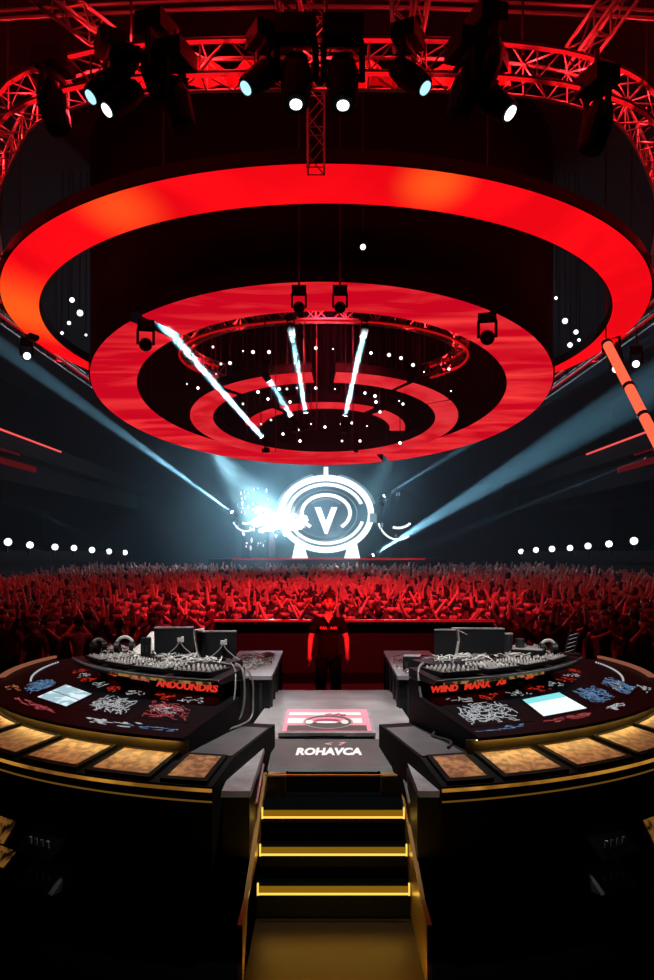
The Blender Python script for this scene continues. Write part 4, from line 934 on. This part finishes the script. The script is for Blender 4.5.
def gear_box(label, c, d, rz, m='black', cat='box', name='equipment_box', top='railg'):
    t = thing(name, label, cat, (c[0], c[1], c[2])); t.rotation_euler = (0, 0, rz)
    MB().box((0, 0, d[2]/2), d).build('case', M[m], t, local=True)
    MB().box((0, 0, d[2]+.003), (d[0]*.96, d[1]*.96, .006)).build('lid', M[top], t, local=True)
    for x in (-.3, .1): MB().box((d[0]*x, -d[1]/2-.003, d[2]*.5), (d[0]*.16, .008, d[2]*.3)).build('socket', M['dsteel'], t, local=True)
    return t
def monitor(label, c, rz, w_=.37, h=.25, plug=True):
    t = thing('monitor', label, 'monitor', c); t.rotation_euler = (0, 0, rz)
    MB().box((0, 0, .03+h/2), (w_, .035, h)).build('housing', M['black'], t, local=True)
    MB().box((0, .019, .03+h/2), (w_*.94, .004, h*.9)).build('screen', M['gloss'], t, local=True)
    MB().box((0, 0, .035+h), (w_, .04, .012)).build('top_edge', M['railg'], t, local=True)
    MB().box((0, .02, .015), (.16, .14, .03)).build('foot', M['black'], t, local=True)
    if plug:
        pl = MB().box((.06, -.035, .17), (.05, .03, .035)); pl.box((.085, -.04, .175), (.02, .03, .05)); pl.build('plug', M['white'], t, local=True)
        for dx in (-.10, .10): MB().tube(smooth_path([Vector((.06, -.045, .165)), Vector((.06+dx*.3, -.06, .11)), Vector((.06+dx, -.08, .05)), Vector((.06+dx*1.6, -.12, .015))], 5), .005, 5).build('lead', M['cable'], t, local=True)
    return t
SZ = 1.393
monitor('black monitor seen from behind with a white plug, left one on the left shelf', (px(174, 650, 7.85).x, 7.85, SZ), .1)
monitor('black monitor seen from behind with a white plug, right one on the left shelf', (px(217, 650, 7.62).x, 7.62, SZ), .05, .36, .235)
monitor('black monitor seen from behind, left one on the right shelf', (px(445, 650, 7.72).x, 7.72, SZ), -.1, .20, .24, False)
monitor('wide black monitor seen from behind on the right shelf', (px(478, 650, 7.85).x, 7.85, SZ), -.1, .50, .24, False)
def paper(label, c, pts, depth=.12, w_=.0):
    """bent sheet holder: profile in x-z swept in y"""
    mb = MB(); th = .006; prof = [(x, z) for x, z in pts]
    n = len(prof); vs = []; fs = []
    for (x, z) in prof:
        for dy in (-depth/2, depth/2):
            vs += [(c[0]+x, c[1]+dy, c[2]+z), (c[0]+x+th, c[1]+dy, c[2]+z+th*.3)]
    for i in range(n-1):
        a = i*4; b = a+4; fs += [(a, b, b+2, a+2), (a+1, a+3, b+3, b+1), (a, a+1, b+1, b), (a+2, b+2, b+3, a+3)]
    fs += [(0, 2, 3, 1), ((n-1)*4, (n-1)*4+1, (n-1)*4+3, (n-1)*4+2)]
    return tag(mb.add(vs, fs).build('bent_stand', M['white']), label, 'stand')
paper('bent white sheet stand between the two monitors of the left shelf', (px(197, 640, 7.55).x, 7.55, SZ), [(.03, 0), (.0, .10), (-.02, .22), (-.025, .29), (.05, .30), (.06, .27)], .10)
paper('bent white sheet stand before the monitors of the right shelf', (px(455, 640, 7.45).x, 7.45, SZ), [(-.03, 0), (.01, .08), (.03, .20), (.02, .30), (.10, .26)], .10)
def headphones(label, c, r=.10, m='white', rz=0):
    t = thing('headphones', label, 'headphones', c); t.rotation_euler = (0, 0, rz)
    MB().tube([(r*cos(a*pi/14), 0, .07+r*1.15*sin(a*pi/14)) for a in range(15)], .018, 7).build('headband', M[m], t, local=True)
    for s in (-1, 1): MB().tube([(s*(r-.035), 0, .065), (s*(r+.012), 0, .065)], [.058, .064], 14).build('ear_cup', M['black'], t, local=True)
    return t
headphones('white-banded headphones standing upright on the left shelf', (px(125, 645, 8.1).x, 8.1, SZ), .085)
headphones('small pale-banded headphones at the outer end of the right shelf', (px(548, 645, 7.95).x, 7.95, SZ), .07)
headphones('grey headphones lying at the outer end of the left shelf', (px(98, 650, 8.15).x, 8.15, SZ), .06, 'cable', .6)
# crumpled white cloth: folded sheet with depth
def cloth(label, c, w_, h, seed):
    Gc = random.Random(seed); n, m = 14, 8; vs = []; fs = []
    for i in range(n+1):
        for j in range(m+1):
            u, v = i/n, j/m; x = (u-.5)*w_; z = h*(1-abs(u-.42)*1.7)*sin(v*pi*.5)**.8+.012*sin(9*u+4*v)+Gc.uniform(-.008, .008)
            vs.append((c[0]+x+.02*sin(7*v), c[1]+(v-.5)*.22+.03*sin(6*u), c[2]+max(.004, z)))
    for i in range(n):
        for j in range(m): a = i*(m+1)+j; fs.append((a, a+1, a+m+2, a+m+1))
    k = len(vs); vs += [(x, y, max(c[2]+.001, z-.006)) for x, y, z in vs]; fs += [tuple(reversed([q+k for q in f])) for f in fs]
    e = [i*(m+1) for i in range(n+1)]; 
    return tag(MB().add(vs, fs).build('cloth', M['white'], smooth=True), label, 'cloth')
cloth('crumpled white cloth heaped beside the upright headphones on the left shelf', (px(152, 645, 7.95).x, 7.95, SZ), .34, .22, 4)
gear_box('tall narrow black speaker standing in front of the crumpled cloth', (px(146, 645, 7.78).x, 7.78, SZ), (.09, .09, .19), .1, name='small_speaker', cat='speaker', top='black')
t = thing('cable_adapter', 'pale round-topped puck on the far end of the left side table', 'adapter', (px(269, 655, 10.2).x, 10.2, 1.10)); mb = MB(); mb.sphere((t.location.x, 10.2, 1.125), .06, 12, 8, sc=(1.1, 1.2, .6)); mb.build('shell', M['cable'], t, smooth=True)
mb = MB(); mb.tube([(t.location.x, 10.2, 1.10), (t.location.x, 10.2, 1.115)], .05, 12); mb.build('base_ring', M['black'], t)
gear_box('black box with a pale lid on the right side table, next to the grey cup', (px(412, 640, 9.0).x, 9.0, 1.10), (.19, .2, .16), -.15)
def cup(label, c, r, h, m='cable'):
    t = thing('cup', label, 'cup', c); MB().tube([(0, 0, 0), (0, 0, h*.5), (0, 0, h)], [r*.8, r*.92, r], 16).build('wall', M['dsteel'], t, local=True)
    MB().tube([(0, 0, h), (0, 0, h+.012)], [r*1.05, r*.98], 16).build('lid', M[m], t, local=True); return t
cup('grey lidded cup on the right side table', (px(429, 640, 8.75).x, 8.75, 1.10), .06, .16)
cup('dark lidded cup on the right shelf behind the wide monitor', (px(508, 640, 8.05).x, 8.05, SZ), .05, .20, 'cable')
cup('short dark cup on the right shelf near the headphones', (px(520, 640, 8.0).x, 8.0, SZ), .045, .15, 'dsteel')
gear_box('flat black box on the right shelf, outer side', (px(528, 655, 7.9).x, 7.9, SZ), (.30, .16, .07), -.4)
# laptop stand lattice on the right shelf
t = thing('folding_stand', 'black lattice folding stand leaning at the outer end of the right shelf', 'stand', (px(568, 650, 8.0).x, 8.0, SZ)); x = t.location.x
MB().box((x, 8.0, SZ+.01), (.22, .16, .02)).build('base', M['black'], t)
mb = MB(); u = Vector((.05, 0, .20))
for k in (0, .09): mb.tube([(x-.05+k, 7.95, SZ+.02), Vector((x-.05+k, 7.95, SZ+.02))+u], .008, 5)
for i in range(5): q = Vector((x-.05, 7.95, SZ+.03))+u*(i/5); mb.tube([q, q+Vector((.09, 0, .03))], .006, 5)
mb.build('lattice', M['dsteel'], t)
# panels low on the booth front
for s, spots_ in ((-1, [(-37, 58, .36, .20, 'amber'), (-37, 52, .16, .13, 'amber')]), (1, [(38, 52, .34, .26, 'amber')])):
    wd = 'left' if s < 0 else 'right'
    for i, (a, _, z, h, m) in enumerate(spots_):
        t = thing('equipment_case', 'dim amber-faced case low on the front of the %s desk%s' % (wd, (', upper one', ', lower one')[i] if s < 0 else ''), 'panel', PC(3.98, s*abs(a), z))
        q = lambda R, aa, zz: PC(R, s*aa, zz)
        a0, a1 = (34.5, 40) if s < 0 else (35.5, 41)
        MB().prism([q(3.93, a0, z-h*.5), q(3.93, a1, z-h*.5), q(3.93, a1, z+h*.4), q(3.93, a0, z+h*.4)], [q(4.10, a0, z-h*.45), q(4.10, a1, z-h*.45), q(3.97, a1, z+h*.35), q(3.97, a0, z+h*.35)]).build('case', M['black'], t)
        MB().prism([q(4.092, a0+.5, z-h*.38), q(4.092, a1-.5, z-h*.38), q(3.985, a1-.5, z+h*.28), q(3.985, a0+.5, z+h*.28)], [q(4.098, a0+.5, z-h*.38), q(4.098, a1-.5, z-h*.38), q(3.990, a1-.5, z+h*.28), q(3.990, a0+.5, z+h*.28)]).build('glass', emat('dim_amber_glow', (.22, .09, .015), .7, noise=(9, (.008, .004, .002), .45, .58, (1, 1, 1))) if 'dim_amber_glow' not in bpy.data.materials else bpy.data.materials['dim_amber_glow'], t)  # dim amber glow painted into the case face as emission
    for i, (aa, zz) in enumerate(((29.5, .36), (29.3, .13))):
        t = thing('low_control_box', 'dark slanted control box low on the %s desk front, %s' % (wd, ('upper one', 'lower one')[i]), 'box', PC(3.98, s*aa, zz))
        q = lambda R, a_, z_: PC(R, s*a_, z_)
        MB().prism([q(3.93, aa-2.6, zz-.08), q(3.93, aa+2.6, zz-.08), q(3.93, aa+2.6, zz+.09), q(3.93, aa-2.6, zz+.09)], [q(4.16, aa-2.6, zz-.07), q(4.16, aa+2.6, zz-.07), q(4.0, aa+2.6, zz+.06), q(4.0, aa-2.6, zz+.06)]).build('case', M['railg' if i else 'black'], t)
        for k in range(4): p = q(4.09, aa-1.2+k*.8, zz+.0); MB().box((p.x, p.y-.01, p.z+.01), (.02, .02, .05)).build('white_key', M['paint_w'], t)
